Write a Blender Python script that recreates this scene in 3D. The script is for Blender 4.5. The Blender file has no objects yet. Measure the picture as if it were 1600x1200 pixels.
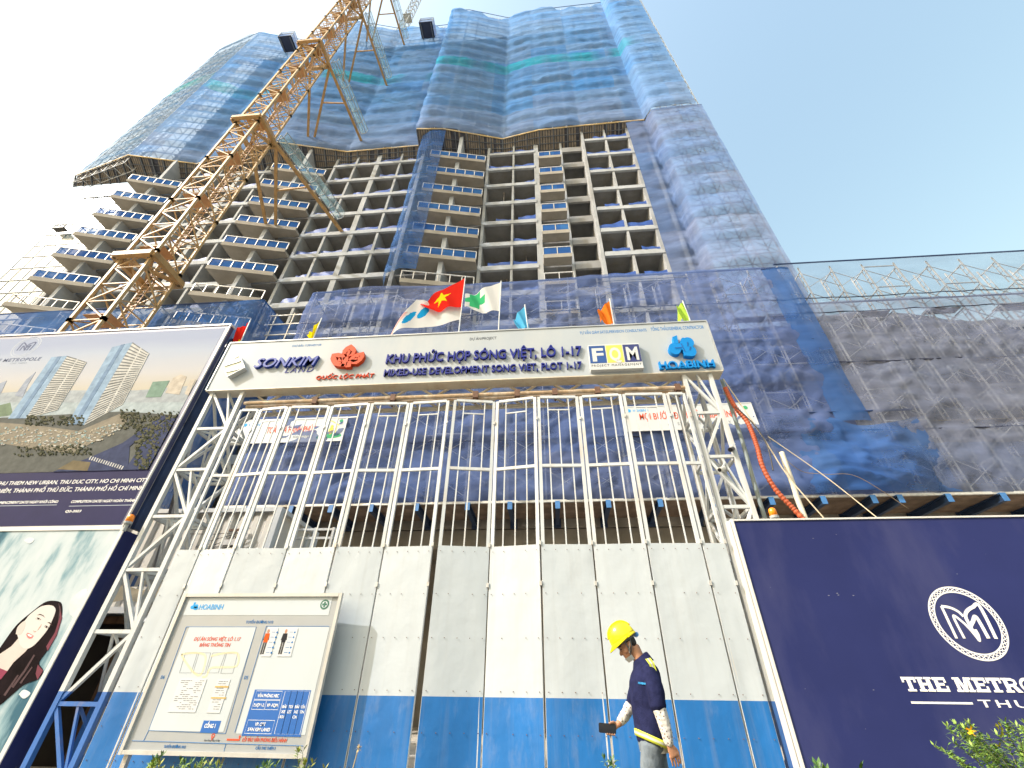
import bpy, bmesh, math, random
from mathutils import Vector, Matrix, noise
random.seed(7)
R = math.radians
scene = bpy.context.scene
COL = scene.collection

# ------------------------------------------------------------------ camera, sky, sun
F_PX, PITCH, ROLL, YAW = 680.0, R(35.98), R(0.83), R(5.1)
CAM = Vector((0, 0, 1.15))
cp, sp = math.cos(PITCH), math.sin(PITCH)
_fw, _rt, _up = Vector((0, cp, sp)), Vector((1, 0, 0)), Vector((0, -sp, cp))
_rz = Matrix.Rotation(YAW, 3, 'Z')
_fw, _rt, _up = _rz @ _fw, _rz @ _rt, _rz @ _up
c_, s_ = math.cos(ROLL), math.sin(ROLL)
_rt, _up = c_ * _rt + s_ * _up, -s_ * _rt + c_ * _up
cd = bpy.data.cameras.new('camera')
cam = bpy.data.objects.new('camera', cd)
COL.objects.link(cam)
m3 = Matrix((_rt, _up, -_fw)).transposed()
cam.matrix_world = Matrix.Translation(CAM) @ m3.to_4x4()
cd.sensor_width = 36.0
cd.lens = 36.0 * F_PX / 1600.0
cd.clip_start = 0.05
cd.clip_end = 3000
scene.camera = cam

SUN_EL, SUN_AZ = 39.0, -118.0            # azimuth from +Y, clockwise seen from above
to_sun = Vector((math.sin(R(SUN_AZ)) * math.cos(R(SUN_EL)), math.cos(R(SUN_AZ)) * math.cos(R(SUN_EL)), math.sin(R(SUN_EL))))
world = bpy.data.worlds.new("World")
scene.world = world
world.use_nodes = True
wn, wl = world.node_tree.nodes, world.node_tree.links
wn.clear()
wo = wn.new('ShaderNodeOutputWorld'); wb = wn.new('ShaderNodeBackground'); ws = wn.new('ShaderNodeTexSky')
ws.sky_type = 'NISHITA'
ws.sun_disc = False
ws.sun_elevation = R(SUN_EL)
ws.sun_rotation = R(SUN_AZ)
ws.air_density = 3.0
ws.dust_density = 7.0
ws.ozone_density = 3.6
ws.altitude = 0
wb.inputs['Strength'].default_value = 0.15
wl.new(ws.outputs[0], wb.inputs[0]); wl.new(wb.outputs[0], wo.inputs[0])
sl = bpy.data.lights.new('sun', 'SUN')
sl.energy = 2.0
sl.angle = R(0.5)
sl.color = (1.0, 0.98, 0.96)
sun = bpy.data.objects.new('sun', sl)
COL.objects.link(sun)
sun.rotation_euler = (-to_sun).to_track_quat('-Z', 'Y').to_euler()
sun.location = (-40, -20, 60)
scene.view_settings.view_transform = 'Standard'
scene.view_settings.look = 'None'
scene.view_settings.exposure = 1.22
scene.view_settings.gamma = 1.0
scene.view_settings.use_curve_mapping = False

# ------------------------------------------------------------------ helpers
def ray(px, py):
    return _rt * ((px - 800) / F_PX) + _up * (-(py - 600) / F_PX) + _fw
def at(px, py, Y):                       # the point of the facade plane at depth Y that the photo shows there
    d = ray(px, py)
    return CAM + d * (Y / d.y)

ABS = {}
def tag(o, label, cat, group=None):
    o['label'] = label; o['category'] = cat
    if group: o['group'] = group
    return o
def thing(name, label, cat, loc=(0, 0, 0), group=None):
    o = bpy.data.objects.new(name, None)
    o.empty_display_size = 0.2
    COL.objects.link(o); o.location = loc
    ABS[o.name] = Vector(loc)
    return tag(o, label, cat, group)

class MB:
    def __init__(s): s.v = []; s.f = []; s.m = []
    def quad(s, a, b, c, d, m=0):
        n = len(s.v); s.v += [tuple(a), tuple(b), tuple(c), tuple(d)]; s.f.append((n, n+1, n+2, n+3)); s.m.append(m)
    def poly(s, pts, m=0):
        n = len(s.v); s.v += [tuple(p) for p in pts]; s.f.append(tuple(range(n, n+len(pts)))); s.m.append(m)
    def box(s, x0, y0, z0, x1, y1, z1, m=0):
        n = len(s.v)
        s.v += [(x0,y0,z0),(x1,y0,z0),(x1,y1,z0),(x0,y1,z0),(x0,y0,z1),(x1,y0,z1),(x1,y1,z1),(x0,y1,z1)]
        for q in ((0,3,2,1),(4,5,6,7),(0,1,5,4),(1,2,6,5),(2,3,7,6),(3,0,4,7)):
            s.f.append(tuple(n+i for i in q)); s.m.append(m)
    def prism(s, pts, z0, z1, m=0):      # plan polygon, vertical walls
        n = len(s.v); k = len(pts)
        s.v += [(p[0], p[1], z0) for p in pts] + [(p[0], p[1], z1) for p in pts]
        s.f.append(tuple(n+i for i in reversed(range(k)))); s.m.append(m)
        s.f.append(tuple(n+k+i for i in range(k))); s.m.append(m)
        for i in range(k):
            j = (i+1) % k
            s.f.append((n+i, n+j, n+k+j, n+k+i)); s.m.append(m)
    def plate(s, pts, Y, d, m=0, ms=None):  # (x,z) outline on a facade plane, thickness d toward the viewer side
        n = len(s.v); k = len(pts)
        s.v += [(p[0], Y-d, p[1]) for p in pts] + [(p[0], Y, p[1]) for p in pts]
        s.f.append(tuple(n+i for i in range(k))); s.m.append(m)
        for i in range(k):
            j = (i+1) % k
            s.f.append((n+j, n+i, n+k+i, n+k+j)); s.m.append(m if ms is None else ms)
    def bar(s, p, q, w, h=None, m=0, up=None):
        p = Vector(p); q = Vector(q); h = w if h is None else h
        d = q - p
        if d.length < 1e-6: return
        d.normalize()
        u = Vector(up) if up else (Vector((0,0,1)) if abs(d.z) < 0.95 else Vector((0,1,0)))
        a = d.cross(u).normalized(); b = a.cross(d).normalized()
        a *= w/2; b *= h/2
        n = len(s.v)
        for c in (p, q):
            s.v += [tuple(c-a-b), tuple(c+a-b), tuple(c+a+b), tuple(c-a+b)]
        for t in ((0,1,2,3),(7,6,5,4),(0,4,5,1),(1,5,6,2),(2,6,7,3),(3,7,4,0)):
            s.f.append(tuple(n+i for i in t)); s.m.append(m)
    def tube(s, pts, r, k=6, m=0, cap=True, radii=None):
        pts = [Vector(p) for p in pts]; n0 = len(s.v); a = None
        for i, p in enumerate(pts):
            d = (pts[min(i+1, len(pts)-1)] - pts[max(i-1, 0)])
            d = d.normalized() if d.length > 1e-9 else Vector((0,0,1))
            if a is None:
                a = d.cross(Vector((0,0,1)) if abs(d.z) < .9 else Vector((0,1,0))).normalized()
            else:
                a = (a - d*a.dot(d)).normalized()
            b = d.cross(a); rr = radii[i] if radii else r
            for j in range(k):
                t = 2*math.pi*j/k
                s.v.append(tuple(p + a*math.cos(t)*rr + b*math.sin(t)*rr))
        for i in range(len(pts)-1):
            for j in range(k):
                A = n0+i*k+j; B = n0+i*k+(j+1) % k
                s.f.append((A, B, B+k, A+k)); s.m.append(m)
        if cap:
            s.f.append(tuple(n0+j for j in reversed(range(k)))); s.m.append(m)
            e = n0+(len(pts)-1)*k
            s.f.append(tuple(e+j for j in range(k))); s.m.append(m)
    def loft(s, rings, m=0, cap=True):
        n0 = len(s.v); k = len(rings[0])
        for r_ in rings: s.v += [tuple(p) for p in r_]
        for i in range(len(rings)-1):
            for j in range(k):
                A = n0+i*k+j; B = n0+i*k+(j+1) % k
                s.f.append((A, B, B+k, A+k)); s.m.append(m)
        if cap:
            s.f.append(tuple(n0+j for j in reversed(range(k)))); s.m.append(m)
            e = n0+(len(rings)-1)*k
            s.f.append(tuple(e+j for j in range(k))); s.m.append(m)
    def ball(s, c, rx, ry, rz, nu=14, nv=9, m=0, t0=0.0, t1=math.pi, rot=None):
        c = Vector(c); rings = []
        for i in range(nv+1):
            t = t0+(t1-t0)*i/nv
            ring = []
            for j in range(nu):
                a = 2*math.pi*j/nu
                q = Vector((rx*math.sin(t)*math.cos(a), ry*math.sin(t)*math.sin(a), -rz*math.cos(t)))
                if rot: q = rot @ q
                ring.append(c+q)
            rings.append(ring)
        s.loft(rings, m)
    def mesh(s, mesh, m=0, mat=None):
        n = len(s.v)
        for v in mesh.vertices: s.v.append(tuple(mat @ v.co if mat else v.co))
        for p in mesh.polygons: s.f.append(tuple(n+i for i in p.vertices)); s.m.append(m)
    def grid(s, fn, nu, nv, m=0):
        n = len(s.v)
        for j in range(nv+1):
            for i in range(nu+1): s.v.append(tuple(fn(i/nu, j/nv)))
        for j in range(nv):
            for i in range(nu):
                a = n+j*(nu+1)+i
                s.f.append((a, a+1, a+nu+2, a+nu+1)); s.m.append(m)
    def build(s, name, mats, parent=None, smooth=False, loc=None, label=None):
        off = Vector((0,0,0))
        if parent is not None: off = ABS[parent.name]
        elif loc is not None: off = Vector(loc)
        me = bpy.data.meshes.new(name)
        me.from_pydata([(v[0]-off.x, v[1]-off.y, v[2]-off.z) for v in s.v], [], s.f)
        if not isinstance(mats, (list, tuple)): mats = [mats]
        for mt in mats: me.materials.append(mt)
        me.polygons.foreach_set('material_index', s.m)
        if smooth: me.polygons.foreach_set('use_smooth', [True]*len(s.f))
        me.update()
        o = bpy.data.objects.new(name, me); COL.objects.link(o)
        ABS[o.name] = off
        if parent is not None: o.parent = parent
        elif loc is not None: o.location = loc
        if label: o['label'] = label
        return o

def structure(o):
    o['kind'] = 'structure'; return o
def copy_tree(o, parent=None, dz=0, dx=0, dy=0):
    c = o.copy(); COL.objects.link(c); c.parent = parent
    c.location = o.location + Vector((dx, dy, dz))
    ABS[c.name] = ABS[o.name] + Vector((dx, dy, dz))
    for ch in [x for x in o.children]:
        copy_tree(ch, c)
    return c

# ------------------------------------------------------------------ materials
MATS = {}
def newmat(name):
    m = bpy.data.materials.new(name); m.use_nodes = True
    nt = m.node_tree; nt.nodes.clear()
    out = nt.nodes.new('ShaderNodeOutputMaterial')
    MATS[name] = m
    return m, nt.nodes, nt.links, out
def mixrgb(n, l, a, b, fac, typ='MIX'):
    x = n.new('ShaderNodeMix'); x.data_type = 'RGBA'; x.blend_type = typ
    for sock, val in ((6, a), (7, b), (0, fac)):
        if hasattr(val, 'is_output') or isinstance(val, bpy.types.NodeSocket): l.new(val, x.inputs[sock])
        elif sock == 0: x.inputs[0].default_value = val
        else: x.inputs[sock].default_value = (*val, 1) if len(val) == 3 else val
    return x.outputs[2]
def ramp(n, l, src, stops):
    r = n.new('ShaderNodeValToRGB'); l.new(src, r.inputs[0])
    e = r.color_ramp.elements
    while len(e) < len(stops): e.new(0.5)
    for i, (p, c) in enumerate(stops):
        e[i].position = p; e[i].color = (*c, 1) if len(c) == 3 else c
    return r.outputs[0]
def noise_tex(n, l, scale, detail=4, rough=.55, vec=None, stretch=None):
    t = n.new('ShaderNodeTexNoise'); t.inputs['Scale'].default_value = scale
    t.inputs['Detail'].default_value = detail; t.inputs['Roughness'].default_value = rough
    if vec is None:
        g = n.new('ShaderNodeNewGeometry'); vec = g.outputs['Position']
    if stretch:
        mp = n.new('ShaderNodeMapping'); mp.inputs['Scale'].default_value = stretch
        l.new(vec, mp.inputs[0]); vec = mp.outputs[0]
    l.new(vec, t.inputs['Vector'])
    return t.outputs['Fac']
def mat(name, col, rough=.6, metal=0, var=.15, vscale=2.0, bump=0, bscale=20, dirt=None, dscale=1.2, damt=.5, spec=.5, stretch=None, dthr=(.48,.72)):
    if name in MATS: return MATS[name]
    m, n, l, out = newmat(name)
    b = n.new('ShaderNodeBsdfPrincipled')
    b.inputs['Roughness'].default_value = rough; b.inputs['Metallic'].default_value = metal
    b.inputs['Specular IOR Level'].default_value = spec
    f = noise_tex(n, l, vscale, 5, .6, stretch=stretch)
    lo = tuple(max(0, c*(1-var)) for c in col); hi = tuple(min(1, c*(1+var)) for c in col)
    c = ramp(n, l, f, [(.3, lo), (.7, hi)])
    if dirt:
        g = noise_tex(n, l, dscale, 8, .65, stretch=stretch or (1, 1, .35))
        fac = ramp(n, l, g, [(dthr[0], (0,0,0)), (dthr[1], (damt,)*3)])
        c = mixrgb(n, l, c, dirt, fac)
    l.new(c, b.inputs['Base Color'])
    if bump:
        bf = noise_tex(n, l, bscale, 6, .6)
        bp = n.new('ShaderNodeBump'); bp.inputs['Strength'].default_value = bump; bp.inputs['Distance'].default_value = .02
        l.new(bf, bp.inputs['Height']); l.new(bp.outputs[0], b.inputs['Normal'])
    l.new(b.outputs[0], out.inputs[0])
    return m
def split_z(name, zs, lower, upper, rough=.5, dirt=(.35,.3,.25), bumpy=.25, damt=.35):
    m, n, l, out = newmat(name)
    b = n.new('ShaderNodeBsdfPrincipled'); b.inputs['Roughness'].default_value = rough
    g = n.new('ShaderNodeNewGeometry'); sx = n.new('ShaderNodeSeparateXYZ'); l.new(g.outputs['Position'], sx.inputs[0])
    gt = n.new('ShaderNodeMath'); gt.operation = 'GREATER_THAN'; gt.inputs[1].default_value = zs; l.new(sx.outputs[2], gt.inputs[0])
    f = noise_tex(n, l, 1.3, 5, .6, stretch=(1,1,.5))
    lowc = ramp(n, l, f, [(.3, tuple(c*.8 for c in lower)), (.7, tuple(min(1, c*1.2) for c in lower))])
    upc = ramp(n, l, f, [(.3, tuple(c*.93 for c in upper)), (.7, upper)])
    c = mixrgb(n, l, lowc, upc, gt.outputs[0])
    st = ramp(n, l, noise_tex(n, l, 1.0, 7, .65, stretch=(9,9,.35)), [(.50,(0,0,0)),(.70,(damt*.6,)*3)])
    c = mixrgb(n, l, c, tuple(x*.75 for x in dirt), st)
    d = noise_tex(n, l, 2.2, 9, .7, stretch=(1.4,1.4,.5))
    fac = ramp(n, l, d, [(.56, (0,0,0)), (.78, (damt,)*3)])
    c = mixrgb(n, l, c, dirt, fac)
    l.new(c, b.inputs['Base Color'])
    if bumpy:
        bf = noise_tex(n, l, 2.4, 3, .5)
        bp = n.new('ShaderNodeBump'); bp.inputs['Strength'].default_value = bumpy; bp.inputs['Distance'].default_value = .05
        l.new(bf, bp.inputs['Height']); l.new(bp.outputs[0], b.inputs['Normal'])
    l.new(b.outputs[0], out.inputs[0])
    return m
def net_mat(name, cols, alpha=.7, avar=.15, cell=(5.5, 3.55), teal=None, trans=.35, dusty=None, crinkle=.55):
    """debris netting: woven cloth that lets part of the light through; the sheets differ in dye"""
    m, n, l, out = newmat(name)
    g = n.new('ShaderNodeNewGeometry'); pos = g.outputs['Position']
    mp = n.new('ShaderNodeMapping'); mp.inputs['Scale'].default_value = (1/cell[0], 0.02, 1/cell[1]); l.new(pos, mp.inputs[0])
    fl = n.new('ShaderNodeVectorMath'); fl.operation = 'FLOOR'; l.new(mp.outputs[0], fl.inputs[0])
    wnz = n.new('ShaderNodeTexWhiteNoise'); l.new(fl.outputs[0], wnz.inputs[0])
    k = len(cols)
    sheet = ramp(n, l, wnz.outputs['Value'], [(i/(k-1), c) for i, c in enumerate(cols)])
    big = noise_tex(n, l, .12, 4, .6, stretch=(1,1,2))
    c = mixrgb(n, l, sheet, ramp(n, l, big, [(.35, cols[0]), (.65, cols[-1])]), .5)
    if dusty:      # older, dustier sheets were hung lower down
        sz = n.new('ShaderNodeSeparateXYZ'); l.new(fl.outputs[0], sz.inputs[0])
        md = n.new('ShaderNodeMath'); md.operation = 'MULTIPLY_ADD'; md.inputs[1].default_value = 2.2; l.new(wnz.outputs['Value'], md.inputs[0]); l.new(sz.outputs[2], md.inputs[2])
        mq = n.new('ShaderNodeMapRange'); mq.inputs[1].default_value = dusty[0]/cell[1]; mq.inputs[2].default_value = dusty[1]/cell[1]; mq.inputs[3].default_value = .85; mq.inputs[4].default_value = 0; l.new(md.outputs[0], mq.inputs[0])
        c = mixrgb(n, l, c, dusty[2], mq.outputs[0])
    if teal:
        sx = n.new('ShaderNodeSeparateXYZ'); l.new(pos, sx.inputs[0])
        wob = noise_tex(n, l, .09, 2, .5, stretch=(1,1,.1))
        ad = n.new('ShaderNodeMath'); ad.operation = 'MULTIPLY_ADD'; ad.inputs[1].default_value = 9; l.new(wob, ad.inputs[0]); l.new(sx.outputs[2], ad.inputs[2])
        t0, t1, tc = teal
        a = n.new('ShaderNodeMath'); a.operation = 'COMPARE'; a.inputs[1].default_value = (t0+t1)/2+4.5; a.inputs[2].default_value = (t1-t0)/2
        l.new(ad.outputs[0], a.inputs[0])
        brk = ramp(n, l, noise_tex(n, l, .16, 3, .5, stretch=(1,1,.2)), [(.42,(0,0,0)),(.56,(.85,.85,.85))])
        fade = n.new('ShaderNodeMath'); fade.operation = 'MULTIPLY'; l.new(brk, fade.inputs[0]); l.new(a.outputs[0], fade.inputs[1])
        c = mixrgb(n, l, c, tc, fade.outputs[0])
    fine = noise_tex(n, l, .55, 4, .55, stretch=(.5,1,2.2))
    c = mixrgb(n, l, c, ramp(n, l, fine, [(.3, (.84,.84,.86)), (.7, (1.16,1.16,1.14))]), 1.0, 'MULTIPLY')
    df = n.new('ShaderNodeBsdfDiffuse'); tl = n.new('ShaderNodeBsdfTranslucent'); l.new(c, df.inputs[0]); l.new(c, tl.inputs[0])
    mx = n.new('ShaderNodeMixShader'); mx.inputs[0].default_value = trans; l.new(df.outputs[0], mx.inputs[1]); l.new(tl.outputs[0], mx.inputs[2])
    tr = n.new('ShaderNodeBsdfTransparent')
    an = noise_tex(n, l, .35, 5, .6, stretch=(1,1,2))
    al = n.new('ShaderNodeMapRange'); al.inputs[1].default_value = .3; al.inputs[2].default_value = .7
    al.inputs[3].default_value = max(0, alpha-avar); al.inputs[4].default_value = min(1, alpha+avar); l.new(an, al.inputs[0])
    m2 = n.new('ShaderNodeMixShader'); l.new(al.outputs[0], m2.inputs[0]); l.new(tr.outputs[0], m2.inputs[1]); l.new(mx.outputs[0], m2.inputs[2])
    bf = noise_tex(n, l, .75, 5, .5, stretch=(.55,1,1.5))
    bf.node.noise_type = 'RIDGED_MULTIFRACTAL'; bf.node.inputs['Distortion'].default_value = .6
    bp = n.new('ShaderNodeBump'); bp.inputs['Strength'].default_value = crinkle; bp.inputs['Distance'].default_value = .12
    l.new(bf, bp.inputs['Height']); l.new(bp.outputs[0], df.inputs['Normal']); l.new(bp.outputs[0], tl.inputs['Normal'])
    l.new(m2.outputs[0], out.inputs[0])
    return m

M_conc = mat('concrete', (.35,.375,.405), .9, var=.18, vscale=.7, bump=.25, bscale=6, dirt=(.22,.228,.235), dscale=.6, damt=.5)
M_conc_dk = mat('dark_brown_concrete', (.25,.23,.20), .95, var=.25, vscale=.8, bump=.3, bscale=5, dirt=(.10,.085,.07), dscale=.5, damt=.7)  # darker, browner concrete with random dark patches
M_conc_room = mat('shade_toned_room_concrete', (.26,.26,.25), .95, var=.2, vscale=.5, dirt=(.12,.11,.095), dscale=.4, damt=.6)  # shade of the open rooms is put into this darker wall colour
M_white = mat('white_paint', (.54,.575,.605), .45, var=.05, vscale=3, dirt=(.45,.36,.25), dscale=3.5, damt=.45)
M_steel = mat('galvanised_steel', (.55,.55,.54), .45, metal=.3, var=.2, vscale=6, dirt=(.35,.22,.13), dscale=4, damt=.5)
M_grey_steel = mat('grey_steel', (.30,.32,.33), .5, var=.15)
M_dark = mat('dark_iron', (.06,.055,.05), .6, var=.3)
M_rust = mat('rusty_steel', (.42,.30,.19), .8, var=.35, vscale=9, dirt=(.75,.70,.60), dscale=5, damt=.7)
M_rustdk = mat('brown_rusty_iron', (.13,.07,.045), .8, var=.35, vscale=20)
M_blue_steel = mat('blue_painted_steel', (.05,.17,.42), .5, var=.2)
M_yellow = mat('yellow_crane_paint', (.45,.30,.14), .5, var=.15, vscale=3, dirt=(.30,.17,.07), dscale=2.5, damt=.55)
M_brownstrut = mat('brown_strut_paint', (.40,.24,.09), .55, var=.2, dirt=(.16,.10,.05), dscale=2, damt=.6)
M_navy = mat('navy_print', (.022,.029,.115), .6, spec=.12, var=.12, vscale=.5, bump=.04, bscale=1.5, dirt=(.055,.06,.15), dscale=.7, damt=.8)
M_offwhite = mat('off_white_panel', (.50,.54,.575), .5, spec=.2, var=.03, vscale=1, dirt=(.55,.54,.5), dscale=1.2, damt=.35)
M_bluesheet = mat('blue_tarpaulin', (.018,.065,.28), .55, var=.35, vscale=1.5, bump=.4, bscale=4)
M_ground = mat('dusty_ground', (.42,.38,.32), .95, var=.2, vscale=.4, bump=.3, bscale=8, dirt=(.25,.22,.18), dscale=.5, damt=.6)

def net_sheet(path, z0, z1, pleat, amp, mb, dx=.55, dz=.45, seed=0, zf=None, fine=.06, m=0, crease=0):
    """hung netting that follows a plan path; each pleat sags out below its tie line"""
    P = [Vector((p[0], p[1], 0)) for p in path]
    pts = []; s = 0
    for i in range(len(P)-1):
        d = P[i+1]-P[i]; k = max(1, int(d.length/dx)); nrm = Vector((d.y, -d.x, 0)).normalized()
        for j in range(k+(1 if i == len(P)-2 else 0)):
            t = j/k
            nn = nrm
            if j == 0 and i > 0:
                d0 = P[i]-P[i-1]; nn = (nrm+Vector((d0.y, -d0.x, 0)).normalized()).normalized()
            edge = min(t, 1-t)*d.length; tot = sum((P[q+1]-P[q]).length for q in range(len(P)-1)); far = min(s+d.length*t, tot-s-d.length*t)
            pts.append((P[i]+d*t, nn, s+d.length*t, min(1, .4+edge*.5)*min(1, .06+far*.55)))
        s += d.length
    nz = max(2, int((z1-z0)/dz)); n0 = len(mb.v); w = len(pts)
    for r in range(nz+1):
        for (p, nn, ss, e) in pts:
            top = zf(ss) if zf else z1
            z = z0+(top-z0)*r/nz
            q = (z-z0)/pleat; lev = math.floor(q); t = 1-(q-lev)
            a = noise.noise(Vector((ss*.13, lev*3.1+seed, seed*1.7)))
            off = amp*e*(1.9*t**1.5*(1-t**9))*(.75+.7*a)
            off += fine*noise.noise(Vector((ss*.9, z*.8, seed+4.2)))+fine*1.6*noise.noise(Vector((ss*.25, z*.3, seed+9.1)))
            off *= min(1, e+.4)
            if crease:      # pulled folds that run slantwise across the cloth
                tilt = .8*math.sin(ss*.37+lev*2.3+seed)
                c1 = 1-abs(noise.noise(Vector(((ss*.35+z*tilt*.5), (z*1.5-ss*tilt*.4), seed*2.3))))*2
                c2 = 1-abs(noise.noise(Vector((ss*.8-z*.5, z*2.6+ss*.3, seed*5.1))))*2
                off += min(1, e+.1)*min(1, (top-z)/.8)*crease*(max(0, c1)**2*.9+max(0, c2)**2*.45)
            v = p+nn*off
            sag = -.18*amp*math.sin(math.pi*((ss % 3.1)/3.1))*(1 if 0 < r < nz else 0)
            mb.v.append((v.x, v.y, z+sag))
    for r in range(nz):
        for i in range(w-1):
            a = n0+r*w+i
            mb.f.append((a, a+1, a+w+1, a+w)); mb.m.append(m)

# ------------------------------------------------------------------ lettering and flat print
_tc = {}
def text_mesh(body, shear=0, bold=0.0, extrude=0, spacing=1.0):
    key = (body, shear, bold, extrude, spacing)
    if key in _tc: return _tc[key]
    c = bpy.data.curves.new('lettering', 'FONT'); c.body = body; c.shear = shear; c.offset = bold; c.extrude = extrude
    c.resolution_u = 3; c.space_character = spacing
    o = bpy.data.objects.new('lettering', c); COL.objects.link(o)
    dg = bpy.context.evaluated_depsgraph_get()
    me = bpy.data.meshes.new_from_object(o.evaluated_get(dg))
    bpy.data.objects.remove(o); bpy.data.curves.remove(c)
    if bold and (max(v.co.y for v in me.vertices) > 1.25 or min(v.co.y for v in me.vertices) < -.4):
        return text_mesh(body, shear, bold*.5 if bold > .006 else 0, extrude, spacing)   # a spiked outline: thinner strokes
    _tc[key] = me
    return me
def add_text(mb, body, x0, z0, x1, z1, Y, d=.003, m=0, **kw):
    """body between x0 and x1, baseline z0, cap height up to z1, standing d proud of plane Y"""
    me = text_mesh(body, extrude=.5, **kw)
    xs = [v.co.x for v in me.vertices]; a, b = min(xs), max(xs)
    sx = (x1-x0)/(b-a); sz = (z1-z0)/.682
    n = len(mb.v)
    for v in me.vertices:
        mb.v.append((x0+(v.co.x-a)*sx, Y-(v.co.z+.5)*d, z0+v.co.y*sz))
    for p in me.polygons: mb.f.append(tuple(n+i for i in p.vertices)); mb.m.append(m)
def stroke(mb, pts, w, Y, d=.003, m=0, closed=False):
    """a flat band of width w along (x,z) points"""
    k = len(pts); L = []; Rr = []
    for i in range(k):
        a = pts[i-1] if (i > 0 or closed) else pts[i]; b = pts[(i+1) % k] if (i < k-1 or closed) else pts[i]
        t = Vector((b[0]-a[0], b[1]-a[1]))
        if t.length < 1e-9: t = Vector((1, 0))
        t.normalize(); nx, nz = -t.y*w/2, t.x*w/2
        L.append((pts[i][0]+nx, pts[i][1]+nz)); Rr.append((pts[i][0]-nx, pts[i][1]-nz))
    rng = range(k if closed else k-1)
    n = len(mb.v)
    for yy in (Y-d, Y):
        mb.v += [(p[0], yy, p[1]) for p in L] + [(p[0], yy, p[1]) for p in Rr]
    for i in rng:
        j = (i+1) % k
        mb.f.append((n+i, n+k+i, n+k+j, n+j)); mb.m.append(m)
        if d > .004:
            mb.f.append((n+i, n+j, n+2*k+j, n+2*k+i)); mb.m.append(m)
            mb.f.append((n+k+j, n+k+i, n+3*k+i, n+3*k+j)); mb.m.append(m)
    if d > .004 and not closed:
        mb.f.append((n, n+2*k, n+3*k, n+k)); mb.m.append(m)
        e = k-1
        mb.f.append((n+e, n+k+e, n+3*k+e, n+2*k+e)); mb.m.append(m)
def ellipse(cx, cz, rx, rz, n=28, a0=0, a1=2*math.pi, rot=0):
    o = []
    full = abs(a1-a0-2*math.pi) < 1e-6
    for i in range(n if full else n+1):
        t = a0+(a1-a0)*i/n; x, z = rx*math.cos(t), rz*math.sin(t)
        o.append((cx+x*math.cos(rot)-z*math.sin(rot), cz+x*math.sin(rot)+z*math.cos(rot)))
    return o
def rectp(x0, z0, x1, z1): return [(x0, z0), (x1, z0), (x1, z1), (x0, z1)]
PRN = {}
def ink(name, col, rough=.5):
    return mat(name, col, .75, var=.05, vscale=4, spec=.08)
# ================================================================== SETTING: ground
g = MB(); g.quad((-900,-600,0),(900,-600,0),(900,1200,0),(-900,1200,0))
structure(g.build('ground', M_ground))
g = MB(); g.box(-60,-4,0.004,60,6.6,.02)
structure(g.build('road', mat('worn_asphalt', (.06,.06,.06), .9, var=.25, vscale=3, bump=.3, bscale=40)))
g = MB(); g.box(-60,6.6,0.004,60,7.0,.14)
structure(g.build('kerb', M_conc))

# ================================================================== TOWER under construction
FL = 3.55
def F(k): return 33.7+FL*k
FRONT, ROOM = 26.4, 31.5
TW = thing('apartment_tower', 'tall unfinished concrete apartment tower with open rooms and rows of blue balconies', 'building', (-16, 30, 0))
M_conc_slab = mat('shade_toned_slab_concrete', (.235,.24,.245), .9, var=.2, vscale=.6, bump=.25, bscale=6, dirt=(.17,.155,.13), dscale=.5, damt=.6)  # shade under the slabs is put into this darker concrete colour
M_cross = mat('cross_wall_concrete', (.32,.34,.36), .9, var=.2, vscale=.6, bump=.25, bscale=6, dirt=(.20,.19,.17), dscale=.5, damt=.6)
M_sofc = mat('balcony_soffit', (.29,.27,.235), .9, var=.15, vscale=.8, dirt=(.24,.21,.17), dscale=.5, damt=.5)
for k in range(-4, 19):
    b = MB(); e_ = MB(); z = F(k); lit = k < 7
    b.box(-50, FRONT-.05, z-.22, 15.2, 38, z, 0)
    if lit:
        for x0, x1, y in ((-43.6,-31,FRONT), (-25.1,-14.2,FRONT), (-5.5,.0,FRONT), (5.95,11.2,25.55)):
            e_ = MB(); e_.box(x0, y-.32, z-.42, x1, y-.052, z+.02, 0)      # edge beam with its projecting ledge
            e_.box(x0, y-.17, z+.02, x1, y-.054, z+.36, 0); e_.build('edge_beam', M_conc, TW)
        b.box(3.3, FRONT-.3, z-.9, 5.7, FRONT-.06, z+.1, 0)
        b.box(5.7, 25.6, z-.22, 11.2, FRONT-.06, z-.004, 0)
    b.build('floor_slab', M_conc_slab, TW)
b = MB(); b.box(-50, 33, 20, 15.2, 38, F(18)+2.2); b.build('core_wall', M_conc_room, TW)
for xa in (-50.3, 15.202):
    b = MB(); b.box(xa, FRONT+.3, 20, xa+.298, 38, F(18)+.5); b.build('end_wall', M_conc, TW)
COLX = [(-49.6,.4),(-43.45,.3),(-40.4,.25),(-37.3,.5),(-34.2,.25),(-31.1,.3),(-24.95,.3),(-22.3,.25),(-19.5,.55),(-16.6,.25),(-13.9,.4),
        (-5.6,.3),(-2.55,.22),(.15,.55),(3.15,.25),(5.75,.28),(8.4,.22),(11.1,.3),(13.5,.3)]
for x, w in COLX:
    b = MB(); y = 25.3 if 5 < x < 12 else FRONT-.25
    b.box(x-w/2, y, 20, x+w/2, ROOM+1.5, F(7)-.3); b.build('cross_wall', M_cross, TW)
for x, y in ((-46.6,25.1),(-28.2,25.0),(-8.9,24.9)):
    b = MB(); b.box(x-.22, y, 20, x+.22, ROOM, F(7)-.3); b.build('balcony_pier', M_conc, TW)
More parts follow.
